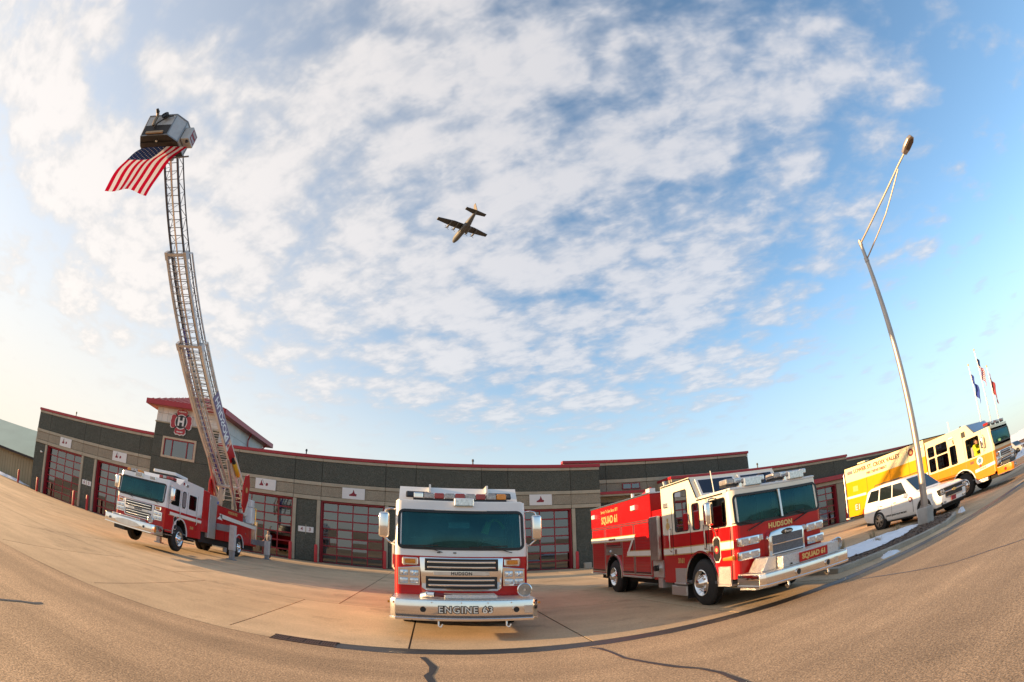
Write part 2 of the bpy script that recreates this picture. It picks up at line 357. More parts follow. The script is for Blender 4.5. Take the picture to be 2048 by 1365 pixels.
# light pole island
ISL = [(9.0, 8.95), (10.5, 8.93), (12.9, 8.83), (14.4, 8.95), (15.8, 9.35), (16.9, 9.95), (17.35, 10.6), (17.25, 11.3), (16.7, 11.9), (15.5, 12.3), (13.0, 12.4), (9.0, 12.5)]
def inset(poly, d):
    c = Vector((sum(p[0] for p in poly) / len(poly), sum(p[1] for p in poly) / len(poly))); out = []
    n = len(poly)
    for i in range(n):
        a, b, c_ = Vector(poly[i - 1]), Vector(poly[i]), Vector(poly[(i + 1) % n])
        n1 = (b - a).normalized(); n2 = (c_ - b).normalized(); m1 = Vector((-n1.y, n1.x)); m2 = Vector((-n2.y, n2.x)); m = (m1 + m2).normalized()
        out.append(tuple(b + m * (d / max(0.4, m.dot(m1)))))
    return out
def island():
    outer = ISL; inner = inset(ISL, 0.16)
    b = MB(); n = len(outer)
    for i in range(n):
        j = (i + 1) % n; o1, o2, i1, i2 = outer[i], outer[j], inner[i], inner[j]
        b.face([(*o1, 0), (*o2, 0), (*o2, 0.13), (*o1, 0.13)]); b.face([(*o1, 0.13), (*o2, 0.13), (*i2, 0.15), (*i1, 0.15)]); b.face([(*i1, 0.15), (*i2, 0.15), (*i2, 0.05), (*i1, 0.05)])
    tag(b.build('kerb', M_KERB), kind='structure')
    # mulch bed with uneven surface
    c = Vector((13.2, 10.6)); b = MB(); rings = 9; prev = None
    poly = []
    for i in range(n):
        a, d = Vector(inner[i]), Vector(inner[(i + 1) % n])
        for k in range(6): poly.append(a.lerp(d, k / 6))
    rg = []
    for r in range(rings + 1):
        f = 1 - r / rings; rg.append([b.bm.verts.new((c.x + (p.x - c.x) * f, c.y + (p.y - c.y) * f, 0.10 + (0.05 * (1 - f) + random.uniform(-.02, .03) if r else 0))) for p in poly])
    for A_, B_ in zip(rg[:-1], rg[1:]):
        for i in range(len(poly)): b.bm.faces.new((A_[i], A_[(i + 1) % len(poly)], B_[(i + 1) % len(poly)], B_[i]))
    tag(b.build('mulch_bed', M_MULCH), kind='structure')
    # wood chips
    b = MB()
    for _ in range(5200):
        x, y = random.uniform(9.2, 17.2), random.uniform(9.0, 12.3)
        if x > 14 and (x - 14.2) * .42 + 8.95 > y + .05: continue
        if y > 12.3 - max(0, x - 15.2) * .5: continue
        s = random.uniform(.012, .035); a = random.uniform(0, PI); z = 0.145 + random.uniform(0, .03)
        u = Vector((math.cos(a), math.sin(a), random.uniform(-.3, .5))) * s; v = Vector((-math.sin(a), math.cos(a), random.uniform(-.3, .5))) * s * random.uniform(.3, .8)
        p = Vector((x, y, z)); b.face([p - u - v, p + u - v, p + u + v, p - u + v])
    tag(b.build('wood_chips', mat('wood_chips', (0.20, 0.13, 0.09), 0.9, var=0.6, scale=12)), 'brown wood chips scattered over the lamp island bed', 'mulch', kind='stuff')
island()
def snow_patch(name, poly, zb, hgt, label, seed):
    rnd = random.Random(seed); b = MB(); c = Vector((sum(p[0] for p in poly) / len(poly), sum(p[1] for p in poly) / len(poly))); pts = []
    n = len(poly)
    for i in range(n):
        a, d = Vector(poly[i]), Vector(poly[(i + 1) % n])
        for k in range(5):
            q = a.lerp(d, k / 5); q += (q - c) * rnd.uniform(-.10, .06); pts.append(q)
    rg = []
    for r in range(6):
        f = 1 - r / 6; hh = hgt * (1 - f ** 2); rg.append([b.bm.verts.new((c.x + (p.x - c.x) * f, c.y + (p.y - c.y) * f, zb + hh + (rnd.uniform(-.3, .3) * hgt if r else 0))) for p in pts])
    top = b.bm.verts.new((c.x, c.y, zb + hgt))
    for A_, B_ in zip(rg[:-1], rg[1:]):
        for i in range(len(pts)): b.bm.faces.new((A_[i], A_[(i + 1) % len(pts)], B_[(i + 1) % len(pts)], B_[i]))
    for i in range(len(pts)): b.bm.faces.new((rg[-1][i], rg[-1][(i + 1) % len(pts)], top))
    return tag(b.build(name, M_SNOW, smooth=60), label, 'snow')
snow_patch('snow_patch', [(9.2, 10.0), (11.4, 9.75), (13.2, 10.0), (15.2, 10.7), (16.0, 11.3), (15.6, 11.9), (13, 12.15), (9.2, 12.25)], 0.16, 0.11, 'long white snow patch lying on the lamp island', 1)
snow_patch('snow_lump', [(10.3, 8.5), (10.7, 8.45), (11.2, 8.55), (11.0, 8.8), (10.5, 8.8)], 0.0, 0.10, 'small dirty snow lump in the gutter beside the island kerb', 2)
snow_patch('snow_lump', [(16.2, 9.3), (16.5, 9.25), (16.75, 9.5), (16.5, 9.65)], 0.1, 0.16, 'small snow lump on the rounded island kerb end', 3)
def tuft(x, y, seed, label, hgt=0.35, n=60):
    rnd = random.Random(seed); b = MB()
    for _ in range(n):
        a = rnd.uniform(0, 2 * PI); r = rnd.uniform(0, .14); l = hgt * rnd.uniform(.5, 1.1); lean = rnd.uniform(.1, .8)
        p = Vector((r * math.cos(a), r * math.sin(a), 0)); q = p + Vector((math.cos(a) * lean * l * .6, math.sin(a) * lean * l * .6, l)); m_ = p.lerp(q, .5) + Vector((0, 0, l * .1)); w = Vector((-math.sin(a), math.cos(a), 0)) * .006
        b.face([p - w, p + w, m_ + w, m_ - w]); b.face([m_ - w, m_ + w, q])
    o = b.build('grass_tuft', mat('dry_grass', (0.36, 0.27, 0.15), 0.9, var=.3, scale=3)); o.location = (x, y, 0.13)
    return tag(o, label, 'plant', 'dry grass tufts on the lamp island')
tuft(11.6, 11.35, 1, 'dry grass tuft poking through snow nearest the red truck bumper', .45, 90)
tuft(13.9, 11.9, 2, 'dry grass tuft at the back kerb beside the white car tyre', .4)
tuft(12.6, 10.6, 3, 'low dry grass tuft on the front edge of the snow', .25)
tuft(14.9, 11.5, 4, 'dry grass tuft in snow just left of the lamp base', .3)

def lamp_post():
    e = empty('street_lamp', (15.6, 10.6, 0.1), 0, 'tall steel street lamp with long braced arm on concrete base', 'street lamp')
    b = MB(); b.prism([(0.24, .24), (-.24, .24), (-.24, -.24), (.24, -.24)], 'z', 0, 0.62, bev=0.04); b.build('base', mat('lamp_base', (0.42, 0.39, 0.35), 0.85, var=.15, scale=3), e)
    b = MB(); b.lathe([(0.62, 0.20), (0.66, 0.20), (0.67, 0.14), (4, .125), (8, .10), (11.1, .07), (11.12, 0.0)], 'z', seg=20); b.build('pole', M_STEEL, e, smooth=40)
    b = MB(); b.tube([(0, 0, 10.95), (-.05, -1.6, 11.55), (-.06, -3.4, 12.2), (-.06, -4.0, 12.38)], .042); b.tube([(0, 0, 10.2), (-.03, -1.8, 11.1), (-.06, -3.35, 12.1)], .03); b.rod((0, 0, 10.1), (0, 0, 10.3), .1); b.rod((0, 0, 10.85), (0, 0, 11.05), .09); b.build('arm', M_STEEL, e, smooth=40)
    b = MB(); b.prism([(-.12, 0), (.12, 0), (.2, -.3), (.2, -.62), (.1, -.8), (-.1, -.8), (-.2, -.62), (-.2, -.3)], 'z', -0.06, 0.08, bev=0.03)
    h_ = b.build('lamp_head', M_STEEL, e, smooth=50, loc=(-.06, -3.95, 12.36)); h_.rotation_euler = (R(-19), 0, 0)
    b = MB(); b.prism([(.13, -.22), (.15, -.6), (.07, -.73), (-.07, -.73), (-.15, -.6), (-.13, -.22)], 'z', -0.085, -0.058); b.build('lens', mat('lamp_lens', (.10, .07, .05), .25), h_)
lamp_post()
# ================================================================== fire station
FY = 33.05
M_AGGD = mat('dark_aggregate', (0.084, 0.086, 0.070), 0.85, var=0.12, scale=1.2, fine=0.65, fscale=26, bump=0.6, bscale=60, rnd=0.10, spec=.3)
M_AGGL = mat('light_aggregate', (0.30, 0.255, 0.19), 0.85, var=0.10, scale=1.2, fine=0.35, fscale=26, bump=0.5, bscale=60, rnd=0.06, spec=.3)
M_TRIM = mat('trim_stone', (0.40, 0.345, 0.255), 0.8, var=0.12, scale=1.5, fine=.2, fscale=30, rnd=.05)
M_RED = mat('red_metal', (0.36, 0.014, 0.024), 0.38, var=0.08, scale=2)
M_REDD = mat('red_door', (0.26, 0.010, 0.020), 0.42, var=0.08, scale=2)
M_WALL = mat('inner_wall', (0.06, 0.055, 0.05), 0.9)
M_WHITE_P = mat('white_panel', (0.60, 0.58, 0.53), 0.6, var=0.12, scale=1.0, rnd=.08)
M_SIGN = mat('sign_white', (0.72, 0.70, 0.68), 0.5, var=.03)
M_SIGNR = mat('sign_red', (0.22, 0.008, 0.02), 0.5, var=.05)
M_PANE = glass('door_pane', (0.20, 0.22, 0.23), 0.13, 0.015, gcol=(.75, .82, .9))
st = empty('fire_station', (0, 0, 0), 0, 'long dark stone fire station with red garage doors and red coping', 'building')
_pm = {}
def panel(x0, x1, z0, z1, y, t, m, name='wall_panel', gap=0.012, parent=None):
    """one facing panel of the front wall, its face t in front of y"""
    key = (round(x1 - x0, 3), round(z1 - z0, 3), t, m.name)
    if key not in _pm:
        w, h = x1 - x0 - 2 * gap, z1 - z0 - 2 * gap
        _pm[key] = MB().box(-w / 2, w / 2, -t, 0.0, -h / 2, h / 2, bev=0.012).build(name, m, mesh_only=True)
    return link(name, _pm[key], parent or st, ((x0 + x1) / 2, y, (z0 + z1) / 2))
BREAKS_R = [-15.5, -13.75, -9.45, -7.5, -3.2, -1.2, 3.1, 4.85, 9.1, 11.2]
BREAKS_L = [-35.42, -33.6, -28.85, -27.0, -22.6, -21.2]
DOORS = [(-33.6, -28.85), (-27.0, -22.6), (-13.75, -9.45), (-7.5, -3.2), (-1.2, 3.1), (4.85, 9.1)]
DZ = 4.22
def core():
    b = MB()
    # shell behind the facing panels: strips over and between the doors, sides, back, roof
    xs = [-35.42] + [v for d in DOORS for v in d] + [11.2]
    for i in range(0, len(xs), 2): b.box(xs[i] + 0.03, xs[i + 1] - 0.03, FY + 0.02, FY + 0.3, 0, 7.2)
    for d in DOORS: b.box(d[0] - .05, d[1] + .05, FY + 0.021, FY + 0.29, DZ + 0.03, 7.19)
    b.box(-35.40, -35.15, FY + 0.3, FY + 24, 0, 7.2); b.box(10.95, 11.18, FY + 0.3, FY + 24, 0, 7.2)
    b.box(-35.4, 11.18, FY + 23.8, FY + 24, 0, 7.2); b.box(-35.3, 11.1, FY + 0.25, FY + 23.9, 6.9, 7.1)
    b.build('shell', M_WALL, st)
    MB().box(-35.1, 10.9, FY + 0.3, FY + 23.7, -0.01, 0.012).build('floor_slab', mat('bay_floor', (0.20, 0.19, 0.18), .35), st)
core()
for br in (BREAKS_L, BREAKS_R):
    for a, c in zip(br[:-1], br[1:]):
        panel(a, c, 5.46, 6.86, FY, 0.10, M_AGGD)
        panel(a, c, 6.86, 7.07, FY, 0.13, M_TRIM, 'cornice_panel')
        panel(a, c, 5.20, 5.46, FY, 0.14, M_TRIM, 'cornice_panel')
        panel(a, c, 4.50, 5.20, FY, 0.10, M_AGGL)
        panel(a, c, DZ, 4.50, FY, 0.13, M_TRIM, 'cornice_panel')
        if (a, c) not in DOORS:
            l = 0.0 if a in (-35.42, -15.5) else 0.26; r = 0.0 if c in (11.2, -21.2) else 0.26
            if l: panel(a, a + l, 0.02, DZ, FY, 0.14, M_TRIM, 'door_jamb')
            if r: panel(c - r, c, 0.02, DZ, FY, 0.14, M_TRIM, 'door_jamb')
            if c - r - a - l > .2: panel(a + l, c - r, 0.02, DZ, FY, 0.06, M_AGGD)
MB().box(-35.50, -21.2, FY - .18, FY + .35, 7.07, 7.28, bev=.015).build('coping', M_RED, st)
MB().box(-15.5, 11.26, FY - .18, FY + .35, 7.071, 7.281, bev=.015).build('coping', M_RED, st)
MB().box(-35.50, -35.12, FY + .35, FY + 24.1, 7.072, 7.28, bev=.015).build('coping', M_RED, st)
MB().box(10.92, 11.26, FY + .35, FY + 24.1, 7.072, 7.28, bev=.015).build('coping', M_RED, st)
for k in range(6): MB().box(-35.53, -35.42, FY + .02 + k * 4, FY + 3.98 + k * 4, 0, 5.4, bev=.01).build('wall_panel', M_AGGD, st)
for k in range(6): MB().box(-35.55, -35.41, FY + .02 + k * 4, FY + 3.98 + k * 4, 5.42, 7.06, bev=.01).build('wall_panel', M_AGGD, st)
def garage_door(x0, x1, y, ztop, cols=4, rows=7, parent=st):
    yy = y + 0.30; w = x1 - x0; b = MB()
    # red reveals, then the sectional door: rails, stiles
    b.box(x0 + .005, x0 + .10, y + 0.02, yy + .05, 0, ztop - .003); b.box(x1 - .10, x1 - .005, y + 0.02, yy + .05, 0, ztop - .003); b.box(x0 + .1, x1 - .1, y + 0.02, yy + .05, ztop - .09, ztop - .003)
    d = b.build('garage_door', M_REDD, parent)
    X0, X1, Z1 = x0 + .1, x1 - .1, ztop - .09
    cw, rh = (X1 - X0) / cols, Z1 / rows
    b = MB()
    for r in range(rows + 1):
        z = r * rh; hh = .045 if 0 < r < rows else .06
        b.box(X0, X1, yy - .03, yy + .03, max(0.015, z - hh), min(Z1, z + hh), bev=.006)
    for c in range(cols + 1):
        x = X0 + c * cw; ww = .038 if 0 < c < cols else .06
        b.box(max(X0, x - ww), min(X1, x + ww), yy - .025, yy + .025, .016, Z1 - .001)
    b.build('door_frame', M_REDD, d)
    key = ('pane', round(cw, 3), round(rh, 3))
    if key not in _pm: _pm[key] = MB().box(-cw / 2 + .02, cw / 2 - .02, -.004, .004, -rh / 2 + .02, rh / 2 - .02).build('pane', M_PANE, mesh_only=True)
    for r in range(rows):
        for c in range(cols):
            p = link('pane', _pm[key], d, (X0 + (c + .5) * cw, yy + random.uniform(-.002, .002), (r + .5) * rh)); p.rotation_euler = (random.uniform(-.012, .012), 0, random.uniform(-.006, .006))
    # partition that closes the bay behind
    return d
for d in DOORS: garage_door(*d, FY, DZ)
for x in (-28, -18, -8.5, -2.2, 4.0): MB().box(x - .1, x + .1, FY + .6, FY + 23, 0, 6.8).build('bay_partition', M_WALL, st)

# tower
TX0, TX1, TY0, TY1 = -21.2, -15.5, FY - 0.35, FY + 9.6
MB().box(TX0 + .12, TX1 - .12, TY0 + .12, TY1, 0, 9.5).build('tower_core', M_WALL, st)
for x0, x1 in ((TX0, -18.35), (-18.35, TX1)):
    b_ = [(0.02, 5.55), (7.12, 8.10)]
    for z0, z1 in b_: MB().box(x0 + .008, x1 - .008, TY0, TY0 + .14, z0 + .008, z1 - .008, bev=.01).build('wall_panel', M_AGGD, st)
MB().box(TX0 + .008, -20.28, TY0, TY0 + .14, 5.56, 7.11, bev=.01).build('wall_panel', M_AGGD, st); MB().box(-17.22, TX1 - .008, TY0, TY0 + .14, 5.56, 7.11, bev=.01).build('wall_panel', M_AGGD, st)
for k in range(2):
    MB().box(TX0 - .002, TX0 + .13, TY0 + .01 + k * 4.9, TY0 + 4.88 + k * 4.9, 0.02, 8.1, bev=.01).build('wall_panel', M_AGGD, st)
    MB().box(TX1 - .13, TX1 + .002, TY0 + .01 + k * 4.9, TY0 + 4.88 + k * 4.9, 0.02, 7.3, bev=.01).build('wall_panel', M_AGGD, st)
MB().box(TX0 - .05, TX1 + .05, TY0 - .05, TY0 + .2, 8.1, 8.2, bev=.01).build('ledge', M_TRIM, st)
def clad(axis, a0, a1, fixed, z0, z1, n, rows):
    for i in range(n):
        for r in range(rows):
            p, q = a0 + (a1 - a0) * i / n, a0 + (a1 - a0) * (i + 1) / n; u, v = z0 + (z1 - z0) * r / rows, z0 + (z1 - z0) * (r + 1) / rows
            b = MB()
            if axis == 'x': b.box(p + .008, q - .008, fixed, fixed + .1, u + .008, v - .008, bev=.008)
            else: b.box(fixed - .1, fixed, p + .008, q - .008, u + .008, v - .008, bev=.008)
            b.build('cladding_panel', M_WHITE_P, st)
clad('x', TX0, TX1, TY0 + .02, 8.2, 9.45, 11, 2)
clad('y', TY0 + .15, TY1, TX1, 7.3, 9.45, 14, 2)
clad('y', TY0 + .15, TY1, TX0 + .1, 8.12, 9.45, 14, 2)
def tower_window():
    w = empty('window', (0, 0, 0)); w.parent = st
    MB().box(-20.28, -17.22, TY0 - .06, TY0 + .12, 5.56, 5.72).box(-20.28, -17.22, TY0 - .06, TY0 + .12, 6.98, 7.12).box(-20.28, -20.12, TY0 - .059, TY0 + .12, 5.72, 6.98).box(-17.38, -17.22, TY0 - .059, TY0 + .12, 5.72, 6.98).build('frame', mat('window_surround', (.48, .38, .27), .7, var=.1), w)
    MB().box(-20.12, -20.05, TY0, TY0 + .1, 5.72, 6.98).box(-17.45, -17.38, TY0, TY0 + .1, 5.72, 6.98).box(-20.05, -17.45, TY0, TY0 + .1, 6.9, 6.98).box(-19.4, -19.33, TY0, TY0 + .1, 5.72, 6.9).box(-18.05, -17.98, TY0, TY0 + .1, 5.72, 6.9).build('sash', M_REDD, w)
    for a, c in ((-20.05, -19.4), (-19.33, -18.05), (-17.98, -17.45)): MB().box(a, c, TY0 + .05, TY0 + .06, 5.72, 6.9).build('pane', M_PANE, w)
tower_window()
def tower_roof():
    x0, x1, y0, y1, z = TX0 - .85, TX1 + .55, TY0 - .55, TY1 + 1.1, 9.62
    ym, hx, rise = (y0 + y1) / 2, (x0 + x1) / 2, 1.6
    r0, r1 = Vector((hx, y0 + 3.6, z + rise)), Vector((hx, y1 - 3.6, z + rise))
    b = MB(); c = [Vector((x0, y0, z)), Vector((x1, y0, z)), Vector((x1, y1, z)), Vector((x0, y1, z))]
    b.face([c[0], c[1], r0]); b.face([c[1], c[2], r1, r0]); b.face([c[2], c[3], r1]); b.face([c[3], c[0], r0, r1])
    rf = b.build('roof', mat('roof_metal', (.42, .10, .085), .35, metal=.2, var=.1), st)
    b = MB()   # standing seams
    for i in range(1, 20):
        x = x0 + (x1 - x0) * i / 20; f = 1 - abs(x - hx) / (hx - x0); b.bar((x, y0, z + .02), (x, y0 + 3.6 * f, z + rise * f + .02), .045, .05)
        b.bar((x, y1, z + .02), (x, y1 - 3.6 * f, z + rise * f + .02), .045, .05)
    for i in range(1, 30):
        y = y0 + (y1 - y0) * i / 30; f = min(1, (y - y0) / 3.6, (y1 - y) / 3.6)
        for s, xe in ((-1, x0), (1, x1)): b.bar((xe, y, z + .02), (xe + (hx - xe) * f, y, z + rise * f + .02), .045, .05)
    b.build('seam', M_RED, rf)
    b = MB()
    for p, q in zip(c, c[1:] + c[:1]): b.bar((p.x, p.y, z - .15), (q.x, q.y, z - .15), .14, .38)
    b.build('gutter', M_RED, rf)
    MB().box(x0 + .1, x1 - .1, y0 + .1, y1 - .1, z - .36, z - .30).build('soffit', mat('soffit', (.42, .16, .12), .6), rf)
    MB().tube([(x1 - .1, TY0 + 5.6, z - .3), (TX1 + .12, TY0 + 5.8, z - .8), (TX1 + .12, TY0 + 5.8, 7.3)], .06).tube([(x1 - .1, TY1 - .2, z - .3), (TX1 + .12, TY1 - .4, z - .8), (TX1 + .12, TY1 - .4, 7.3)], .06).build('downpipe', M_RED, rf)
tower_roof()
# high block behind, and the right wing
def block(x0, x1, y0, y1, H, brk, name):
    MB().box(x0 + .1, x1 - .1, y0 + .1, y1, 0, H - .1).build('shell', M_WALL, st)
    for a, c in zip(brk[:-1], brk[1:]):
        panel(a, c, H - 1.45, H - .42, y0 + .12, .10, M_AGGD); panel(a, c, H - .42, H - .2, y0 + .12, .13, M_TRIM, 'cornice_panel'); panel(a, c, H - 1.75, H - 1.45, y0 + .12, .14, M_TRIM, 'cornice_panel'); panel(a, c, 4.6, H - 1.75, y0 + .12, .09, M_AGGL)
        panel(a, c, .02, 4.6, y0 + .12, .08, M_AGGD)
    MB().box(x0 - .06, x1 + .06, y0 - .1, y0 + .4, H - .2, H, bev=.015).build('coping', M_RED, st)
    MB().box(x1 - .3, x1 + .06, y0 + .4, y1, H - .2, H, bev=.015).build('coping', M_RED, st)
HB = FY + 1.1
block(8.95, 24.75, HB, FY + 20, 7.75, [8.95, 12.1, 15.3, 18.5, 21.7, 24.75], 'high')
# clerestory window and low entrance roof between main block and wing
MB().box(11.3, 14.9, HB - .75, HB, 5.0, 5.12).build('entrance_roof', M_TRIM, st); MB().box(11.25, 14.95, HB - .8, HB - .02, 5.12, 5.32, bev=.015).build('fascia', M_RED, st)
MB().box(13.3, 14.7, HB - .06, HB + .1, 5.5, 5.95).build('clerestory_frame', M_REDD, st)
for a in (13.37, 14.04): MB().box(a, a + .58, HB - .07, HB - .062, 5.56, 5.89).build('pane', M_PANE, st)
WY = 31.95; WX0, WX1, WH = 16.2, 34.65, 5.95
WD = (28.4, 32.8)
b = MB(); b.box(WX0 + .1, WD[0], WY + .1, WY + .3, 0, WH - .1); b.box(WD[1], WX1 - .1, WY + .1, WY + .3, 0, WH - .1); b.box(WD[0], WD[1], WY + .1, WY + .3, 3.5, WH - .1); b.box(WX0 + .1, WX0 + .3, WY + .3, FY + 18, 0, WH - .1); b.box(WX1 - .3, WX1 - .1, WY + .3, FY + 18, 0, WH - .1); b.box(WX0 + .2, WX1 - .2, WY + .2, FY + 18, WH - .4, WH - .2); b.build('shell', M_WALL, st)
for a, c in zip([16.2, 19.25, 22.3, 25.35, 28.4, 32.8, 34.65][:-1], [19.25, 22.3, 25.35, 28.4, 32.8, 34.65]):
    panel(a, c, 4.25, WH - .42, WY + .11, .10, M_AGGD); panel(a, c, WH - .42, WH - .2, WY + .11, .13, M_TRIM, 'cornice_panel')
    panel(a, c, 3.52, 3.84, WY + .11, .12, M_TRIM, 'cornice_panel')
    if a != 28.4: panel(a, c, .02, 3.52, WY + .11, .08, M_AGGL if a > 32 else M_AGGD)
MB().box(WX0 + 8, WX1 - .02, WY - .3, WY + .1, 3.85, 4.24, bev=.015).build('lintel_band', M_RED, st)
MB().box(WX0 - .06, WX1 + .06, WY - .1, WY + .4, WH - .2, WH, bev=.015).build('coping', M_RED, st)
MB().box(WX0 - .06, WX0 + .3, WY + .4, FY + 5, WH - .2, WH, bev=.015).build('coping', M_RED, st)
for k in range(2): MB().box(WX0 - .04, WX0 + .1, WY + .2 + k * 2.9, WY + 3.08 + k * 2.9, 0.02, WH - .22, bev=.01).build('wall_panel', M_TRIM, st)
garage_door(WD[0], WD[1], WY + .1, 3.5, 4, 6)
block(34.8, 62, FY + 3.6, FY + 18, 6.25, [34.8, 39, 43, 47, 51, 55, 58.5, 62], 'far')
# small roof vents
for x, y, zb, lab in ((-31.2, FY + .8, 7.1, 'left wing'), (-9.0, FY + .9, 7.1, 'centre left'), (2.6, FY + .9, 7.1, 'centre right'), (24.9, WY + 1.2, 5.8, 'right wing')):
    v = MB(); v.rod((x, y, zb), (x, y, zb + .62), .045); v.rod((x, y, zb + .55), (x, y, zb + .7), .085, .06); v.build('vent_pipe', mat('vent', (.05, .05, .05), .6), st)

# signs, numbers, emblem, wall lamp
def shape(pts): return pts
def picture_sign(xc, label, kind):
    e = empty('picture_sign', (xc, FY - .145, 4.86), 0, label, 'sign', 'white pictogram signs over the garage doors')
    MB().box(-.76, .76, -.03, 0, -.37, .37, bev=.01).build('board', M_SIGN, e)
    if kind in ('hydrant',):
        b = MB(); b.prism([(-.45, -.12), (-.15, -.12), (-.17, .0), (-.25, .06), (-.28, .22), (-.33, .22), (-.36, .05), (-.45, -.06)], 'y', -.036, -.029); b.prism([(.0, -.08), (.1, -.12), (.2, -.04), (.18, .08), (.06, .1)], 'y', -.036, -.029); b.build('pictogram', M_SIGNR, e)
        MB().tube([(-.32, -.033, .2), (-.24, -.033, .3), (-.12, -.033, .05), (-.02, -.033, .0)], .008).build('line', M_DARK, e)
    else:
        b = MB(); b.prism([(-.28, -.16), (.2, -.16), (.22, -.02), (.1, .02), (.06, .12), (.0, .28), (-.05, .08), (-.14, .0), (-.27, -.06)], 'y', -.036, -.029); b.build('pictogram', M_SIGNR, e)
for x, l, k_ in ((-31.1, 'white pictogram sign over the leftmost garage door', 'hydrant'), (-24.5, 'white pictogram sign over second garage door from the left', 'hydrant'), (-11.5, 'white pictogram sign over the garage door behind the ladder truck', 'hydrant'), (-5.3, 'white pictogram sign over the door just right of the 4 and 3 plate', 'boot'), (7.0, 'white pictogram sign over the door between the two red engines', 'boot')):
    picture_sign(x, l, k_)
def number_plate(xc, a, c, label):
    e = empty('number_plate', (xc, FY - .066, 2.15), 0, label, 'sign', 'bay number plates')
    for s, t in ((-1, a), (1, c)):
        MB().box(s * .28 - .255, s * .28 + .255, -.03, 0, -.19, .19, bev=.006).build('plate', M_SIGN, e); text(t, .32, M_SIGNR, e, (s * .28, -.034, 0), bold=.006, depth=.003, name='numeral')
    MB().box(-.02, .02, -.04, 0.0, -.3, .3).build('divider', M_TRIM, e)
number_plate(-27.92, '6', '5', 'white number plate between the two leftmost garage doors, reading 6 and 5'); number_plate(-8.46, '4', '3', 'white number plate on the dark pier right of the ladder truck, reading 4 and 3')
def emblem():
    e = empty('emblem', (-18.8, TY0 - .04, 8.33), 0, 'round red maltese cross fire emblem with white H monogram on tower', 'emblem')
    def cross(s, y0, y1, m, nm):
        pts = []
        for k in range(4):
            a = k * 90
            for da, r in ((-33, .93), (-22, 1.0), (-11, .93), (0, .97), (11, .93), (22, 1.0), (33, .93), (41, .70), (49, .70)): pts.append((r * s * math.sin(R(a + da)), r * s * math.cos(R(a + da))))
        MB().prism(pts, 'y', y0, y1).build(nm, m, e)
    cross(1.05, -.03, 0, M_SIGN, 'border'); cross(.98, -.05, -.029, M_RED, 'cross')
    M_BLK = mat('black_paint', (.012, .012, .012), .5)
    for k in range(4):
        a = R(45 + 90 * k); b = MB(); b.bar((math.sin(a) * .5, -.055, math.cos(a) * .5), (math.sin(a) * .84, -.055, math.cos(a) * .84), .09, .012, up=(0, 1, 0)); b.build('notch', M_BLK, e)
    MB().lathe([(-.048, 0), (-.058, .02), (-.058, .56), (-.048, .56)], 'y', seg=40).build('rim', M_SIGN, e); MB().lathe([(-.056, 0), (-.064, .02), (-.064, .50), (-.056, .5)], 'y', seg=40).build('disc', M_BLK, e)
    text('H', .86, M_SIGN, e, (0, -.068, -.01), bold=.035, name='monogram')
    for s, sz, loc, ry in (('HUDSON', .16, (0, -.054, .76), 0), ('FIRE DEPT', .125, (0, -.054, -.76), 0)):
        t = text(s, sz, M_SIGN, e, loc, bold=.006); t.rotation_euler = (PI / 2, ry, 0)
emblem()
MB().box(-34.45, -34.2, FY - .2, FY - .05, 3.42, 3.56, bev=.03).build('wall_lamp', M_SIGN, st)
# bollards
M_BOL = mat('bollard_red', (.50, .02, .022), .45, var=.1, scale=3)
_bm = MB().lathe([(0, .11), (1.13, .11), (1.20, .08), (1.23, 0)], 'z', seg=18).build('bollard', M_BOL, mesh_only=True, smooth=40)
for x, y, l in ((-33.75, 32.3, 'red bollard at left jamb of the leftmost garage door'), (-28.75, 32.3, 'red bollard at right jamb of the leftmost garage door'), (-27.1, 32.3, 'red bollard left of the second door, behind white truck cab'), (-9.35, 32.4, 'red bollard left of the 4 and 3 plate'), (-7.6, 32.4, 'red bollard right of the 4 and 3 plate'), (-3.1, 32.4, 'red bollard just left of the white cab engine mirror'), (9.2, 32.3, 'red bollard between white cab engine and red rescue truck'), (33.0, 31.2, 'red bollard beside rear of the yellow engine'), (-38.2, 33.6, 'lone red bollard left of the station corner')):
    o = link('bollard', _bm, None, (x, y, 0)); tag(o, l, 'bollard', 'red bollards along the station front')
tag(MB().box(8.95 + .5, 8.95 + .95, 31.4, 31.75, 0, .42, bev=.03).build('concrete_block', M_KERB), 'small pale concrete block on the apron behind the red rescue truck', 'block')

# metal shed on the far left
def shed():
    e = empty('metal_shed', (-60, 36.6, 0), 0, 'tan metal shed with pale green hipped roof at far left', 'building')
    m = mat('tan_siding', (.34, .25, .14), .6, var=.06, scale=.5); b = MB(); b.box(-32, 23.2, 0, 14, 0, 2.85); b.build('wall', m, e)
    b = MB()
    for k in range(110): x = -32 + k * .5; b.box(x, x + .06, -.03, .0, 0.05, 2.8)
    b.build('siding_rib', m, e)
    b = MB(); z0, z1 = 2.8, 6.2; c = [(-33, -.6, z0), (24, -.6, z0), (24, 14.6, z0), (-33, 14.6, z0)]; r0, r1 = (-29, 7, z1), (19.4, 7, z1)
    b.face([c[0], c[1], r1, r0]); b.face([c[1], c[2], r1]); b.face([c[2], c[3], r0, r1]); b.face([c[3], c[0], r0]); b.build('roof', mat('green_roof', (.26, .36, .31), .45, metal=.1, var=.08, scale=.4), e)
    MB().box(-33.05, 24.05, -.68, -.55, 2.62, 2.84).build('eave', M_DARK, e)
shed()
snow_patch('snow_bank', [(-46, 33.4), (-42, 34.0), (-38.6, 35.2), (-38.6, 36.2), (-46, 36.3)], 0, .22, 'thin snow bank along foot of the tan shed', 9)
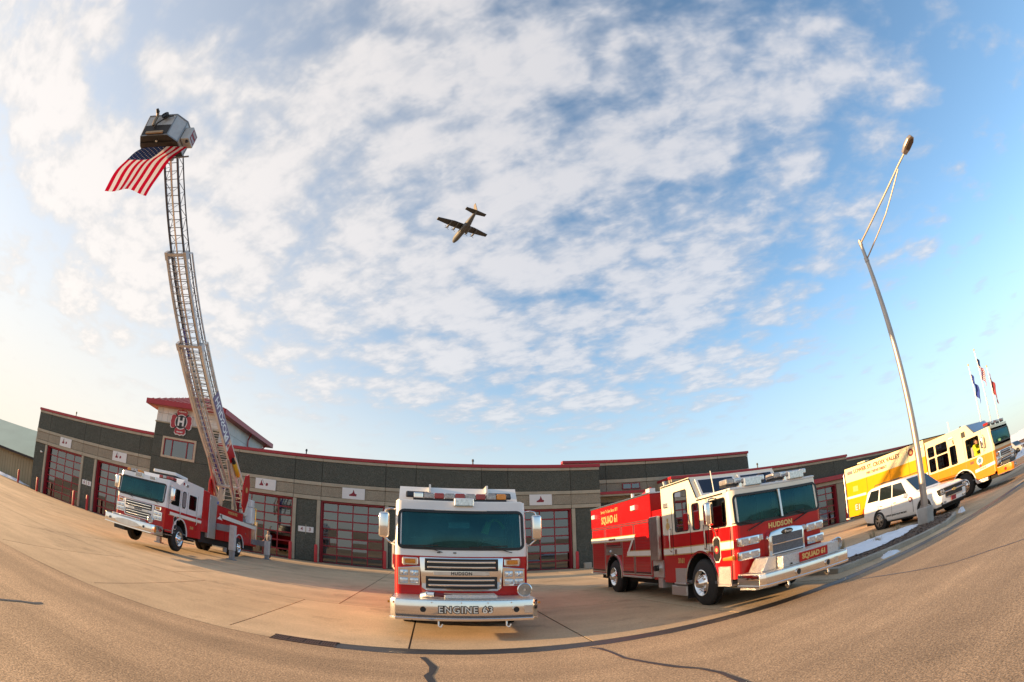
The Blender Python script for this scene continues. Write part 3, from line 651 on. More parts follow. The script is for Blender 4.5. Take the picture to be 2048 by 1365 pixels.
# ================================================================== vehicles: shared pieces
M_FRED = mat('truck_red', (0.46, 0.006, 0.008), 0.30, spec=.35, coat=0.25, var=0.05, scale=1.5)
M_FWHT = mat('truck_white', (0.74, 0.73, 0.71), 0.32, coat=0.5, var=0.04, scale=1.5)
M_FCRM = mat('truck_cream', (0.78, 0.73, 0.60), 0.32, coat=0.5, var=0.04, scale=1.5)
M_CHR = mat('chrome', (0.80, 0.78, 0.76), 0.10, metal=1.0, var=0.04)
M_STN = mat('stainless', (0.62, 0.60, 0.58), 0.30, metal=1.0, var=0.10, scale=8)
M_TREAD = mat('tread_plate', (0.62, 0.60, 0.58), 0.34, metal=0.9, var=0.25, scale=60, bump=0.9, bscale=55)
M_BLK = mat('black_plastic', (0.014, 0.014, 0.015), 0.45, var=.1)
M_RUB = mat('tyre_rubber', (0.018, 0.017, 0.017), 0.75, var=.2, scale=8, bump=.3, bscale=60)
M_UNDER = mat('underbody', (0.010, 0.010, 0.010), 0.8)
M_GOLD = mat('gold_leaf', (0.72, 0.52, 0.20), 0.35, metal=.35, var=.1)
M_STRP = mat('white_stripe', (0.80, 0.77, 0.68), 0.4, var=.03)
M_LENS = mat('clear_lens', (0.62, 0.64, 0.66), 0.12, metal=.55, var=.3, scale=30)
M_LREDL = mat('red_lens', (0.30, 0.02, 0.02), 0.15, var=.2, scale=20, coat=.4)
M_LGRY = mat('grey_lens', (0.33, 0.31, 0.31), 0.15, metal=.3, var=.35, scale=25, coat=.5)
M_AMB = mat('amber_lens', (0.62, 0.22, 0.02), 0.15, var=.2, scale=20, coat=.4)
M_SEAT = mat('seat_fabric', (0.30, 0.30, 0.31), .8)
M_GREY = mat('grey_steel', (0.26, 0.27, 0.28), .45, metal=.5, var=.12, scale=4)
M_WS = glass('windscreen_glass', (0.20, 0.56, 0.60), 0.06, gcol=(.22, .46, .50), film=(.05, .30, .34), filmk=.13)
M_SG = glass('side_glass', (0.014, 0.018, 0.018), 0.03)
def wheel(par, x, y, z, side, r=0.53, w=0.30, rimr=None, style='truck', dual=False, name='wheel'):
    """side = -1: outer face looks to -x"""
    e = empty(name, (x, y, z)); e.parent = par; s = side
    k = r
    prof = [(-.02, .56 * k), (.0, .66 * k), (.012, .80 * k), (.03, .93 * k), (.06, .985 * k), (.10, k), (w - .10, k), (w - .06, .985 * k), (w - .02, .9 * k), (w, .66 * k)]
    b = MB(); b.lathe([(-s * t, q) for t, q in prof], 'x', seg=44)
    for i in range(44):   # tread blocks
        a = 2 * PI * i / 44
        for t in (.07, w / 2 - .04, w - .15):
            c, q = math.cos(a) * (k + .004), math.sin(a) * (k + .004); M = Matrix.Translation((-s * (t + .04), c, q)) @ Matrix.Rotation(a, 4, 'X'); b.box(-.036, .036, -.008, .008, -.026, .026, mtx=M)
    b.build('tyre', M_RUB, e, smooth=35)
    if dual: MB().lathe([(-s * (.36 + t), q) for t, q in prof], 'x', seg=32).build('inner_tyre', M_RUB, e, smooth=35)
    rr = rimr or .565 * k
    b = MB()
    if style == 'truck':
        b.lathe([(-s * t, q) for t, q in ((-.022, rr + .005), (-.03, rr - .01), (.0, rr - .04), (.05, rr - .07), (.07, rr * .72), (.02, rr * .60), (.0, rr * .50), (-.02, rr * .42), (-.10, rr * .34), (-.13, rr * .28), (-.14, 0))], 'x', seg=36)
        b.build('rim', M_CHR, e, smooth=40)
        b = MB()
        for i in range(10):
            a = 2 * PI * i / 10; p = (0, math.cos(a) * rr * .54, math.sin(a) * rr * .54); b.rod((s * .0, p[1], p[2]), (s * .05, p[1], p[2]), .018, .014, seg=6)
        b.build('lug_nut', M_CHR, e)
        b = MB()
        for i in range(10):
            a = 2 * PI * (i + .5) / 10; p = (0, math.cos(a) * rr * .74, math.sin(a) * rr * .74); b.rod((-s * .062, p[1], p[2]), (-s * .045, p[1], p[2]), .034, seg=10)
        b.build('hand_hole', M_UNDER, e)
    else:
        b.lathe([(-s * t, q) for t, q in ((-.01, rr + .005), (-.015, rr - .01), (.03, rr - .03), (.09, rr - .04))], 'x', seg=36); b.build('rim', M_STN, e, smooth=40)
        b = MB()
        for i in range(6):
            for da in (-.16, .16):
                a = 2 * PI * i / 6; b.bar((-s * .015, math.cos(a) * .05, math.sin(a) * .05), (s * .0, math.cos(a + da) * (rr - .015), math.sin(a + da) * (rr - .015)), .035, .03, up=(1, 0, 0))
        b.rod((-s * .04, 0, 0), (s * .015, 0, 0), .07, .06, seg=16); b.build('spoke', M_STN, e)
        MB().rod((-s * .10, 0, 0), (-s * .085, 0, 0), rr - .02, seg=28).build('brake_disc', M_UNDER, e)
    return e
def cutwall(b, x, y0, y1, z0, z1, holes):
    ys = sorted({y0, y1, *[v for h in holes for v in h[:2] if y0 < v < y1]}); zs = sorted({z0, z1, *[v for h in holes for v in h[2:4] if z0 < v < z1]})
    for a, c in zip(ys[:-1], ys[1:]):
        for u, v in zip(zs[:-1], zs[1:]):
            my, mz = (a + c) / 2, (u + v) / 2
            if any(h[0] < my < h[1] and h[2] < mz < h[3] for h in holes): continue
            b.face([(x, a, u), (x, c, u), (x, c, v), (x, a, v)])
def archwall(b, x, yc, zc, r, y0, y1, z0, z1, n=20):
    """wall piece y0..y1 x z0..z1 with a round wheel arch cut from below"""
    pts = []
    for i in range(n + 1):
        a = PI * i / n; c, s = math.cos(a), math.sin(a); p = (yc + r * c, zc + r * s)
        # ray to the rectangle border
        ts = []
        if c > 1e-6: ts.append((y1 - yc) / c)
        if c < -1e-6: ts.append((y0 - yc) / c)
        if s > 1e-6: ts.append((z1 - zc) / s)
        t = min(ts); pts.append((p, (yc + c * t, zc + s * t)))
    for k in range(n):
        (p, q), (p2, q2) = pts[k], pts[k + 1]
        f = [(x, *p), (x, *q)]
        for cy, cz in ((y1, z1), (y0, z1)):
            a, d = (q[0] - cy, q[1] - cz), (q2[0] - cy, q2[1] - cz)
            if abs(a[0]) < 1e-6 and abs(d[1]) < 1e-6 and abs(a[1]) > 1e-6 and abs(d[0]) > 1e-6: f.append((x, cy, cz))
            elif abs(a[1]) < 1e-6 and abs(d[0]) < 1e-6 and abs(a[0]) > 1e-6 and abs(d[1]) > 1e-6: f.append((x, cy, cz))
        f += [(x, *q2), (x, *p2)]; b.face(f)
    if zc > z0:
        b.face([(x, y0, z0), (x, yc - r, z0), (x, yc - r, zc), (x, y0, zc)]); b.face([(x, yc + r, z0), (x, y1, z0), (x, y1, zc), (x, yc + r, zc)])
def fender(par, x, side, yc, zc, r, w=.05, m=None, name='fender_trim', drop=.04):
    b = MB(); ln = MB(); n = 22; pr = []
    path = [(yc + r, zc - drop)] + [(yc + r * math.cos(PI * i / n), zc + r * math.sin(PI * i / n)) for i in range(n + 1)] + [(yc - r, zc - drop)]
    for i, p in enumerate(path):
        c = Vector((p[0] - yc, max(0, p[1] - zc))); c = c.normalized() if c.length else Vector((1, 0)); q = (p[0] + c.x * w, p[1] + c.y * w)
        pr.append((p, q))
    for (p, q), (p2, q2) in zip(pr[:-1], pr[1:]):
        xo = x + side * .03; xi = x - side * .01
        b.face([(xo, *p), (xo, *p2), (xo, *q2), (xo, *q)]); b.face([(xo, *q), (xo, *q2), (xi, *q2), (xi, *q)]); b.face([(xo, *p), (xo, *p2), (xi, *p2), (xi, *p)])
        ln.face([(xi, *p), (xi, *p2), (x - side * .42, *p2), (x - side * .42, *p)])
    o = b.build(name, m or M_CHR, par, smooth=40); ln.build('wheel_arch_liner', M_UNDER, o); return o
def cab(par, W, z0, zp, zb, zw, zr, zr2, L, ystep0, ystep1, m_lo, m_up, wins, rake=.14, rc=.13, arch=None, low_front=None, wsx=None):
    """hollow cab. z0 sill, zp paint split, zb..zw windscreen, zr front roof, zr2 raised rear roof from ystep0..ystep1, wins = side openings (y0,y1,z0,z1)"""
    hw = W / 2; wsx = wsx or hw - .09
    def off(z): return 0.0 if z <= zb else rake * min(1.0, (z - zb) / (zr - zb))
    def path(z):
        o = off(z); pts = []
        for i in range(6): a = PI / 2 * i / 5; pts.append((-hw + rc - rc * math.cos(a), o + rc - rc * math.sin(a)))
        return pts + [(-x, y) for x, y in pts[::-1]]
    def band(b, za, zc, which='all', steps=1):
        for k in range(steps):
            u, v = za + (zc - za) * k / steps, za + (zc - za) * (k + 1) / steps; P0, P1 = path(u), path(v); n = len(P0)
            for i in range(n - 1):
                if which == 'corner' and i == 5: continue
                b.face([(*P0[i], u), (*P0[i + 1], u), (*P1[i + 1], v), (*P1[i], v)])
    lo = MB(); band(lo, low_front or z0, zp)
    for s in (-1, 1):
        x = s * hw
        if arch:
            yc, zc, r = arch; cutwall(lo, x, rc, yc - r - .06, z0, zp, []); archwall(lo, x, yc, zc, r, yc - r - .06, yc + r + .06, z0, zp); cutwall(lo, x, yc + r + .06, L, z0, zp, [])
        else: cutwall(lo, x, rc, L, z0, zp, [])
    lo.face([(-hw, L, z0), (hw, L, z0), (hw, L, zp), (-hw, L, zp)])
    body = lo.build('cab_body', m_lo, par, smooth=30)
    up = MB(); band(up, zp, zb); band(up, zb, zw, 'corner', 3); band(up, zw, zr)
    # pillar between corner arc and windscreen edge
    for s in (-1, 1):
        up.face([(s * (hw - rc), off(zb), zb), (s * wsx, off(zb), zb), (s * wsx, off(zw), zw), (s * (hw - rc), off(zw), zw)])
        x = s * hw
        q0 = rc + off(zb)
        up.face([(x, rc, zp), (x, rc + rake, zp), (x, rc + rake, zr), (x, rc + off(zr), zr), (x, rc + off(zb), zb)])
        cutwall(up, x, rc + rake, ystep0, zp, zr, [w for w in wins]); cutwall(up, x, ystep0, L, zp, zr, [w for w in wins])
        hi = [w for w in wins if w[3] > zr]
        cutwall(up, x, ystep1, L, zr, zr2, hi); up.face([(x, ystep0, zr), (x, ystep1, zr), (x, ystep1, zr2)])
    up.face([(-hw, L, zp), (hw, L, zp), (hw, L, zr2), (-hw, L, zr2)])
    P1 = path(zr); up.face([(x, y, zr) for x, y in P1] + [(hw, ystep0, zr), (-hw, ystep0, zr)])
    up.face([(-hw, ystep0, zr), (hw, ystep0, zr), (hw, ystep1, zr2), (-hw, ystep1, zr2)]); up.face([(-hw, ystep1, zr2), (hw, ystep1, zr2), (hw, L, zr2), (-hw, L, zr2)])
    bmesh.ops.remove_doubles(up.bm, verts=up.bm.verts, dist=.0005)
    cu = up.build('cab_upper', m_up, par, smooth=30)
    # windscreen, gasket
    g = MB(); nx_, nz_ = 12, 5
    def gp(i, k):
        x = -wsx + 2 * wsx * i / nx_; z = zb + (zw - zb) * k / nz_; return (x, off(z) + .012 - .05 * (1 - (x / wsx) ** 2) * math.sin(PI * k / nz_) ** .5 if 0 < k < nz_ else off(z) + .012, z)
    for i in range(nx_):
        for k in range(nz_): g.face([gp(i, k), gp(i + 1, k), gp(i + 1, k + 1), gp(i, k + 1)])
    bmesh.ops.remove_doubles(g.bm, verts=g.bm.verts, dist=.0005); ws = g.build('windscreen', M_WS, par, smooth=60)
    b = MB(); n = 6; ri, wd = .09, .035
    def pt(x, z): return (x, off(z) - .008, z)
    inn, out = [], []
    for cx, cz, a0 in ((wsx - ri, zw - ri, 0), (-wsx + ri, zw - ri, 90), (-wsx + ri, zb + ri, 180), (wsx - ri, zb + ri, 270)):
        for i in range(n + 1):
            a = R(a0 + 90 * i / n); inn.append((cx + (ri - .02) * math.cos(a), cz + (ri - .02) * math.sin(a))); out.append((cx + (ri + wd) * math.cos(a), cz + (ri + wd) * math.sin(a)))
    m = len(inn)
    for i in range(m):
        j = (i + 1) % m; b.face([pt(*inn[i]), pt(*inn[j]), pt(*out[j]), pt(*out[i])])
        b.face([pt(*out[i]), pt(*out[j]), (out[j][0], off(out[j][1]) + .005, out[j][1]), (out[i][0], off(out[i][1]) + .005, out[i][1])])
    b.build('gasket', M_BLK, ws)
    for s in (-1, 1):
        for w in wins:
            p = MB(); p.face([(s * (hw - .015), w[0], w[2]), (s * (hw - .015), w[1], w[2]), (s * (hw - .015), w[1], w[3]), (s * (hw - .015), w[0], w[3])])
            if not (len(w) > 4 and w[4] == s): so = p.build('side_window', M_SG, par); 
            else: p.bm.free(); so = par
            MB().ring(w[0], w[1], w[2], w[3], .05, .022, s * hw, .008, s).build('window_seal', M_BLK, so)
    # interior
    b = MB(); b.box(-hw + .02, hw - .02, .2, L - .02, z0 + .02, z0 + .08); b.box(-hw + .05, hw - .05, .22, .62, zb - .45, zb - .06, bev=.04); b.box(-.42, .42, .6, L - .7, z0 + .08, zb - .15, bev=.05)
    b.build('interior', mat('cab_trim', (.10, .105, .11), .8), par)
    b = MB()
    for s in (-1, 1):
        for y in (1.15, 2.35):
            if y + .3 < L: b.box(s * .78 - .26, s * .78 + .26, y - .25, y + .25, zb - .75, zb - .5, bev=.05); b.box(s * .78 - .26, s * .78 + .26, y + .2, y + .34, zb - .55, zb + .25, bev=.05)
    b.build('seats', M_SEAT, par)
    b = MB()
    for i in range(16):
        a, c = 2 * PI * i / 16, 2 * PI * (i + 1) / 16; o = Vector((.62, .72, zb - .02)); u, v = Vector((1, 0, 0)), Vector((0, .5, .86)); b.rod(o + (u * math.cos(a) + v * math.sin(a)) * .22, o + (u * math.cos(c) + v * math.sin(c)) * .22, .016, seg=6)
    b.rod((.62, .55, zb - .25), (.62, .72, zb - .02), .03); b.build('steering_wheel', M_BLK, par)
    return body, cu, ws
def wiper(par, x, y, z, dx, dz, rake=.14, hgt=.7):
    b = MB(); b.bar((x, y - .045, z), (x + dx * .55, y - .05 + rake * dz / hgt * .5, z + dz * .6), .022, .014); b.bar((x + dx * .1, y - .045 + rake * .1, z + dz * .62), (x + dx, y - .045 + rake * .12, z + dz * .5), .018, .02); return b.build('wiper', M_BLK, par)
def mirror(par, x, y, z, side, hgt=.50, wid=.20):
    e = empty('mirror', (x, y, z)); e.parent = par; s = side
    MB().box(s * .12, s * .12 + s * wid if s > 0 else s * .12, -.06, .10, -hgt / 2, hgt / 2, bev=.05, seg=3).build('shell', M_CHR, e, smooth=50) if s > 0 else MB().box(-.12 - wid, -.12, -.06, .10, -hgt / 2, hgt / 2, bev=.05, seg=3).build('shell', M_CHR, e, smooth=50)
    cx = s * (.12 + wid / 2)
    MB().box(cx - wid * .38, cx + wid * .38, .10, .108, -hgt * .42, hgt * .42).build('glass', M_LENS, e)
    MB().tube([(-s * .08, .1, hgt * .62), (s * .10, .02, hgt * .66), (cx - s * .03, .02, hgt * .62), (cx, .02, hgt * .48)], .016).tube([(-s * .08, .16, -hgt * .86), (s * .08, .04, -hgt * .72), (cx, .02, -hgt * .48)], .016).build('arm', M_CHR, e)
    return e
def lightbar(par, x0, x1, y, z, segs, mats, h=.13, d=.30, name='light_bar'):
    e = empty(name, (0, y, z)); e.parent = par; w = (x1 - x0) / segs
    MB().box(x0, x1, -d / 2 + .02, d / 2 - .02, -.03, .015).build('base', M_BLK, e)
    for i in range(segs): MB().box(x0 + i * w + .004, x0 + (i + 1) * w - .004, -d / 2, d / 2, .015, h, bev=.025, seg=2).build('lamp', mats[i % len(mats)], e)
    return e
def lampbox(par, x, y, z, w, h, m=None, name='warning_light', d=.06, ry=0, axis='y', side=-1):
    """framed rectangular lamp; axis y faces -y, axis x faces side"""
    e = empty(name, (x, y, z)); e.parent = par
    if axis == 'y':
        MB().box(-w / 2, w / 2, -d, .02, -h / 2, h / 2, bev=.014).build('bezel', M_CHR, e); MB().box(-w / 2 + .018, w / 2 - .018, -d - .008, -d + .004, -h / 2 + .018, h / 2 - .018, bev=.005).build('lens', m or M_LENS, e)
    else:
        s = side; a, c = sorted((s * d, -s * .02)); MB().box(a, c, -w / 2, w / 2, -h / 2, h / 2, bev=.014).build('bezel', M_CHR, e); a, c = sorted((s * (d + .008), s * (d - .004))); MB().box(a, c, -w / 2 + .018, w / 2 - .018, -h / 2 + .018, h / 2 - .018, bev=.005).build('lens', m or M_LENS, e)
    return e
def stripe(par, x, side, pts, h, m, t=.006, name='stripe'):
    """reflective tape on a side wall: pts (y,z) centre line"""
    b = MB()
    for (y, z), (y2, z2) in zip(pts[:-1], pts[1:]):
        xo = x + side * t; b.face([(xo, y, z - h / 2), (xo, y2, z2 - h / 2), (xo, y2, z2 + h / 2), (xo, y, z + h / 2)])
    return b.build(name, m, par)
def siren(par, x, y, z, r=.125):
    e = empty('siren', (x, y, z)); e.parent = par
    MB().lathe([(.22, 0), (.22, r * .6), (.12, r * .8), (.02, r), (-.02, r), (-.03, r * .88), (.0, r * .8)], 'y', seg=28).build('housing', M_CHR, e, smooth=40)
    b = MB()
    for k in (.25, .45, .65): b.lathe([(-.012, r * k), (-.022, r * (k + .04)), (-.012, r * (k + .08))], 'y', seg=24)
    b.rod((0, .0, 0), (0, -.03, 0), r * .16); b.build('grille', M_STN, e); MB().lathe([(.005, 0), (.005, r * .82)], 'y', seg=20).build('throat', M_STN, e); return e
def bumper(par, hw, yf, yb, z0, z1, m_face=None, text_=None, ch=.10, lip=True):
    e = empty('bumper', (0, 0, 0)); e.parent = par
    MB().prism([(-hw, yb), (-hw, yf + ch), (-hw + ch, yf), (hw - ch, yf), (hw, yf + ch), (hw, yb)], 'z', z0, z1, bev=.012).build('face', m_face or M_CHR, e, smooth=25)
    MB().prism([(-hw - .012, yb), (-hw - .012, yf + ch - .006), (-hw + ch - .006, yf - .012), (hw - ch + .006, yf - .012), (hw + .012, yf + ch - .006), (hw + .012, yb)], 'z', z0 - .03, z0 + .02, bev=.008).build('lip', M_CHR, e)
    MB().prism([(-hw + .03, yb), (-hw + .03, yf + ch), (-hw + ch, yf + .03), (hw - ch, yf + .03), (hw - .03, yf + ch), (hw - .03, yb)], 'z', z1 + .001, z1 + .014).build('tread_plate', M_TREAD, e)
    return e
def horn(par, x, y, z, r=.062):
    e = empty('air_horn', (x, y, z)); e.parent = par
    MB().lathe([(.0, r), (-.022, r), (-.022, r * .82), (.0, r * .7), (.05, r * .5)], 'y', seg=24).build('bell', M_CHR, e, smooth=40); MB().lathe([(-.004, 0), (-.004, r * .8)], 'y', seg=20).build('throat', M_BLK, e); return e

def commander_face(par, grille_m, slat_m, name_txt, hl_frame=None):
    """wide slatted front: two openings, name bar, stacked lamps each side"""
    g = empty('grille', (0, 0, 0)); g.parent = par
    MB().prism([(-.78, 1.50), (.78, 1.50), (.74, .90), (.66, .84), (-.66, .84), (-.74, .90)], 'y', -.07, .01, bev=.02).build('surround', grille_m, g, smooth=30)
    for zc, hw in ((1.36, .68), (1.01, .66)):
        MB().box(-hw, hw, -.082, -.068, zc - .122, zc + .118, bev=.006).build('opening', M_BLK, g)
        for k in (-.052, .05): MB().box(-hw + .05, hw - .05, -.10, -.075, zc + k - .017, zc + k + .017, bev=.008).build('slat', slat_m, g)
    MB().box(-.52, .52, -.088, -.066, 1.155, 1.225, bev=.005).build('name_bar', M_STN, g); text(name_txt, .085, M_BLK, g, (0, -.092, 1.19), bold=.003, space=1.15)
    for s in (-1, 1):
        hb = empty('headlight', (s * .97, -.01, 1.11)); hb.parent = par
        MB().prism([(-.205 * s, -.17), (.205 * s, -.17), (.205 * s, .17), (-.205 * s, .215)], 'y', -.055, .02, bev=.014).build('bezel', hl_frame or M_CHR, hb)
        for dx in (-.095, .095):
            for dz in (-.08, .075): MB().box(dx - .082, dx + .082, -.072, -.05, dz - .058, dz + .058, bev=.02, seg=2).build('lamp', M_LENS, hb, smooth=40); 
        for dx in (-.095, .095): MB().lathe([(-.076, 0), (-.082, .02), (-.076, .042)], 'y', (dx, 0, .075), 16).build('reflector', M_CHR, hb)
        t = empty('turn_signal', (s * .95, -.01, 1.41)); t.parent = par
        MB().box(-.15, .15, -.04, .02, -.075, .075, bev=.02).build('bezel', M_CHR, t); MB().box(-.10, .10, -.05, -.03, -.045, .045, bev=.02, seg=2).build('lens', M_AMB, t)
# ================================================================== engine with white cab, front centre
def engine63():
    t = empty('fire_engine', (0.51, 9.6, 0), 0, 'red fire engine with white upper cab facing the camera, bumper reading ENGINE 63', 'fire truck')
    wins = [(.42, 1.10, 1.72, 2.36), (1.95, 2.6, 1.72, 2.5)]
    cab(t, 2.5, .58, 1.52, 1.68, 2.40, 2.60, 3.02, 3.3, 1.0, 1.35, M_FRED, M_FWHT, wins, arch=(1.35, .56, .66), low_front=.66)
    MB().box(-1.22, 1.22, .30, 1.0, 2.60, 2.64, bev=.03).build('roof_cap', M_FWHT, t)
    # raised roof with two front windows and ribs
    for s in (-1, 1):
        w = empty('roof_window', (s * .86, 1.02, 2.80)); w.parent = t; w.rotation_euler = (R(-40), 0, 0)
        MB().box(-.24, .24, -.05, .0, -.09, .09, bev=.03, seg=2).build('frame', M_BLK, w); MB().box(-.21, .21, -.055, -.049, -.065, .065).build('pane', M_SG, w)
    MB().box(-.62, -.58, 1.0, 3.2, 2.9, 3.05).box(.58, .62, 1.0, 3.2, 2.9, 3.05).build('roof_rib', M_FWHT, t)
    for x in (-.3, .15): MB().box(x, x + .14, 1.9, 1.93, 3.03, 3.06).build('roof_clip', M_BLK, t)
    lightbar(t, -.92, .92, .50, 2.67, 9, [M_CHR, M_LGRY, M_LREDL, M_LGRY, M_LREDL, M_LGRY, M_LREDL, M_LGRY, M_AMB])
    for x in (-.68, .68): MB().prism([(.30, 2.60), (.62, 2.60), (.5, 2.68)], 'x', x - .03, x + .03).build('bar_foot', M_BLK, t)
    lampbox(t, .06, .16, 2.60, .38, .16, M_LENS, 'roof_light', .1)
    MB().box(-.5, .5, .10, .16, 2.43, 2.455).build('rain_rail', M_FWHT, t)
    commander_face(t, M_CHR, M_CHR, 'HUDSON')
    wiper(t, -.35, .0, 1.60, -.75, .22); wiper(t, .95, .0, 1.60, -.8, .22)
    for x in (-.45, -.15): MB().box(x, x + .06, -.012, .0, 1.585, 1.605).build('washer_jet', M_BLK, t)
    mirror(t, -1.25, .18, 2.10, -1); mirror(t, 1.25, .18, 2.10, 1)
    for s in (-1, 1): MB().tube([(s * 1.27, .40, 1.2), (s * 1.31, .40, 1.25), (s * 1.31, .40, 1.75), (s * 1.27, .40, 1.8)], .018).build('grab_rail', M_STN, t)
    bp = bumper(t, 1.27, -.85, -.02, .39, .74, M_CHR); text('ENGINE 63', .17, M_BLK, bp, (.02, -.853, .565), bold=.016, space=1.16, depth=.004); text('ENGINE 63', .17, M_STRP, bp, (.02, -.864, .565), bold=.002, space=1.16, depth=.005)
    for x in (-.70, .88): horn(t, x, -.855, .57)
    MB().box(1.02, 1.16, -.868, -.85, .50, .64, bev=.004).build('badge', M_STN, bp)
    for x in (-.55, -.05, .4, .8): MB().rod((x, -.85, .70), (x, -.862, .70), .012).build('bolt', M_STN, bp)
    MB().box(-.34, .58, -.72, -.30, .755, .83, bev=.015).build('hose_tray_cover', M_TREAD, t)
    MB().tube([(-.72, -.5, .79), (-.62, -.62, .83), (-.5, -.66, .83)], .05, 12).build('hose_inlet', M_CHR, t); MB().rod((-.5, -.66, .83), (-.2, -.62, .80), .04, .035, 12).build('nozzle', mat('dark_red_rubber', (.16, .02, .02), .5), t)
    siren(t, 1.08, -.56, .90, .135)
    for x in (-.44, .72): MB().tube([(x, -.78, .36), (x, -.80, .26), (x + .04, -.84, .24), (x + .07, -.84, .30)], .018).build('tow_hook', M_STN, t)
    MB().box(-1.05, 1.05, -.6, 3.2, .40, .60).build('frame_underside', M_UNDER, t)
    for s in (-1, 1):
        wheel(t, s * 1.22, 1.35, .53, s); fender(t, s * 1.25, s, 1.35, .56, .66); wheel(t, s * 1.24, 6.2, .53, s, dual=True)
        MB().box(s * 1.28 - .02, s * 1.28 + .02, -.84, -.80, .66, .70).build('marker_lamp', M_AMB, t)
    MB().rod((-1.1, 1.35, .5), (1.1, 1.35, .5), .07).build('front_axle', M_UNDER, t)
    # things seen through the windscreen
    MB().box(-.22, .22, .75, .80, 2.10, 2.24, bev=.01).build('console_screen', M_GREY, t)
    b = MB(); b.box(-1.24, 1.24, 3.45, 8.4, .62, 2.55, bev=.03); b.build('hose_body', M_FRED, t); MB().box(-1.15, 1.15, 3.3, 3.46, .62, 2.5).build('pump_panel', M_STN, t)
    for s in (-1, 1): stripe(t, s * 1.25, s, [(.3, 1.22), (3.3, 1.22)], .16, M_STRP)
    return t
engine63()
# firefighter coat hung behind the windscreen of the engine
def coat():
    b = MB(); b.tube([(.0, .0, .12), (.10, 0, .20), (.22, .0, .14)], .035); b.rod((-.02, 0, .14), (-.12, .02, -.14), .07, .09, 10); b.rod((.22, 0, .14), (.32, .02, -.02), .05, .04, 10)
    o = b.build('hi_vis_coat', mat('hi_vis', (.42, .55, .10), .7, var=.2, scale=20)); o.location = (0.51 + .62, 10.32, 2.12); o.scale = (.9, .9, .9)
    tag(o, 'green high-visibility jacket hung up behind the centre engine windscreen', 'jacket')
coat()

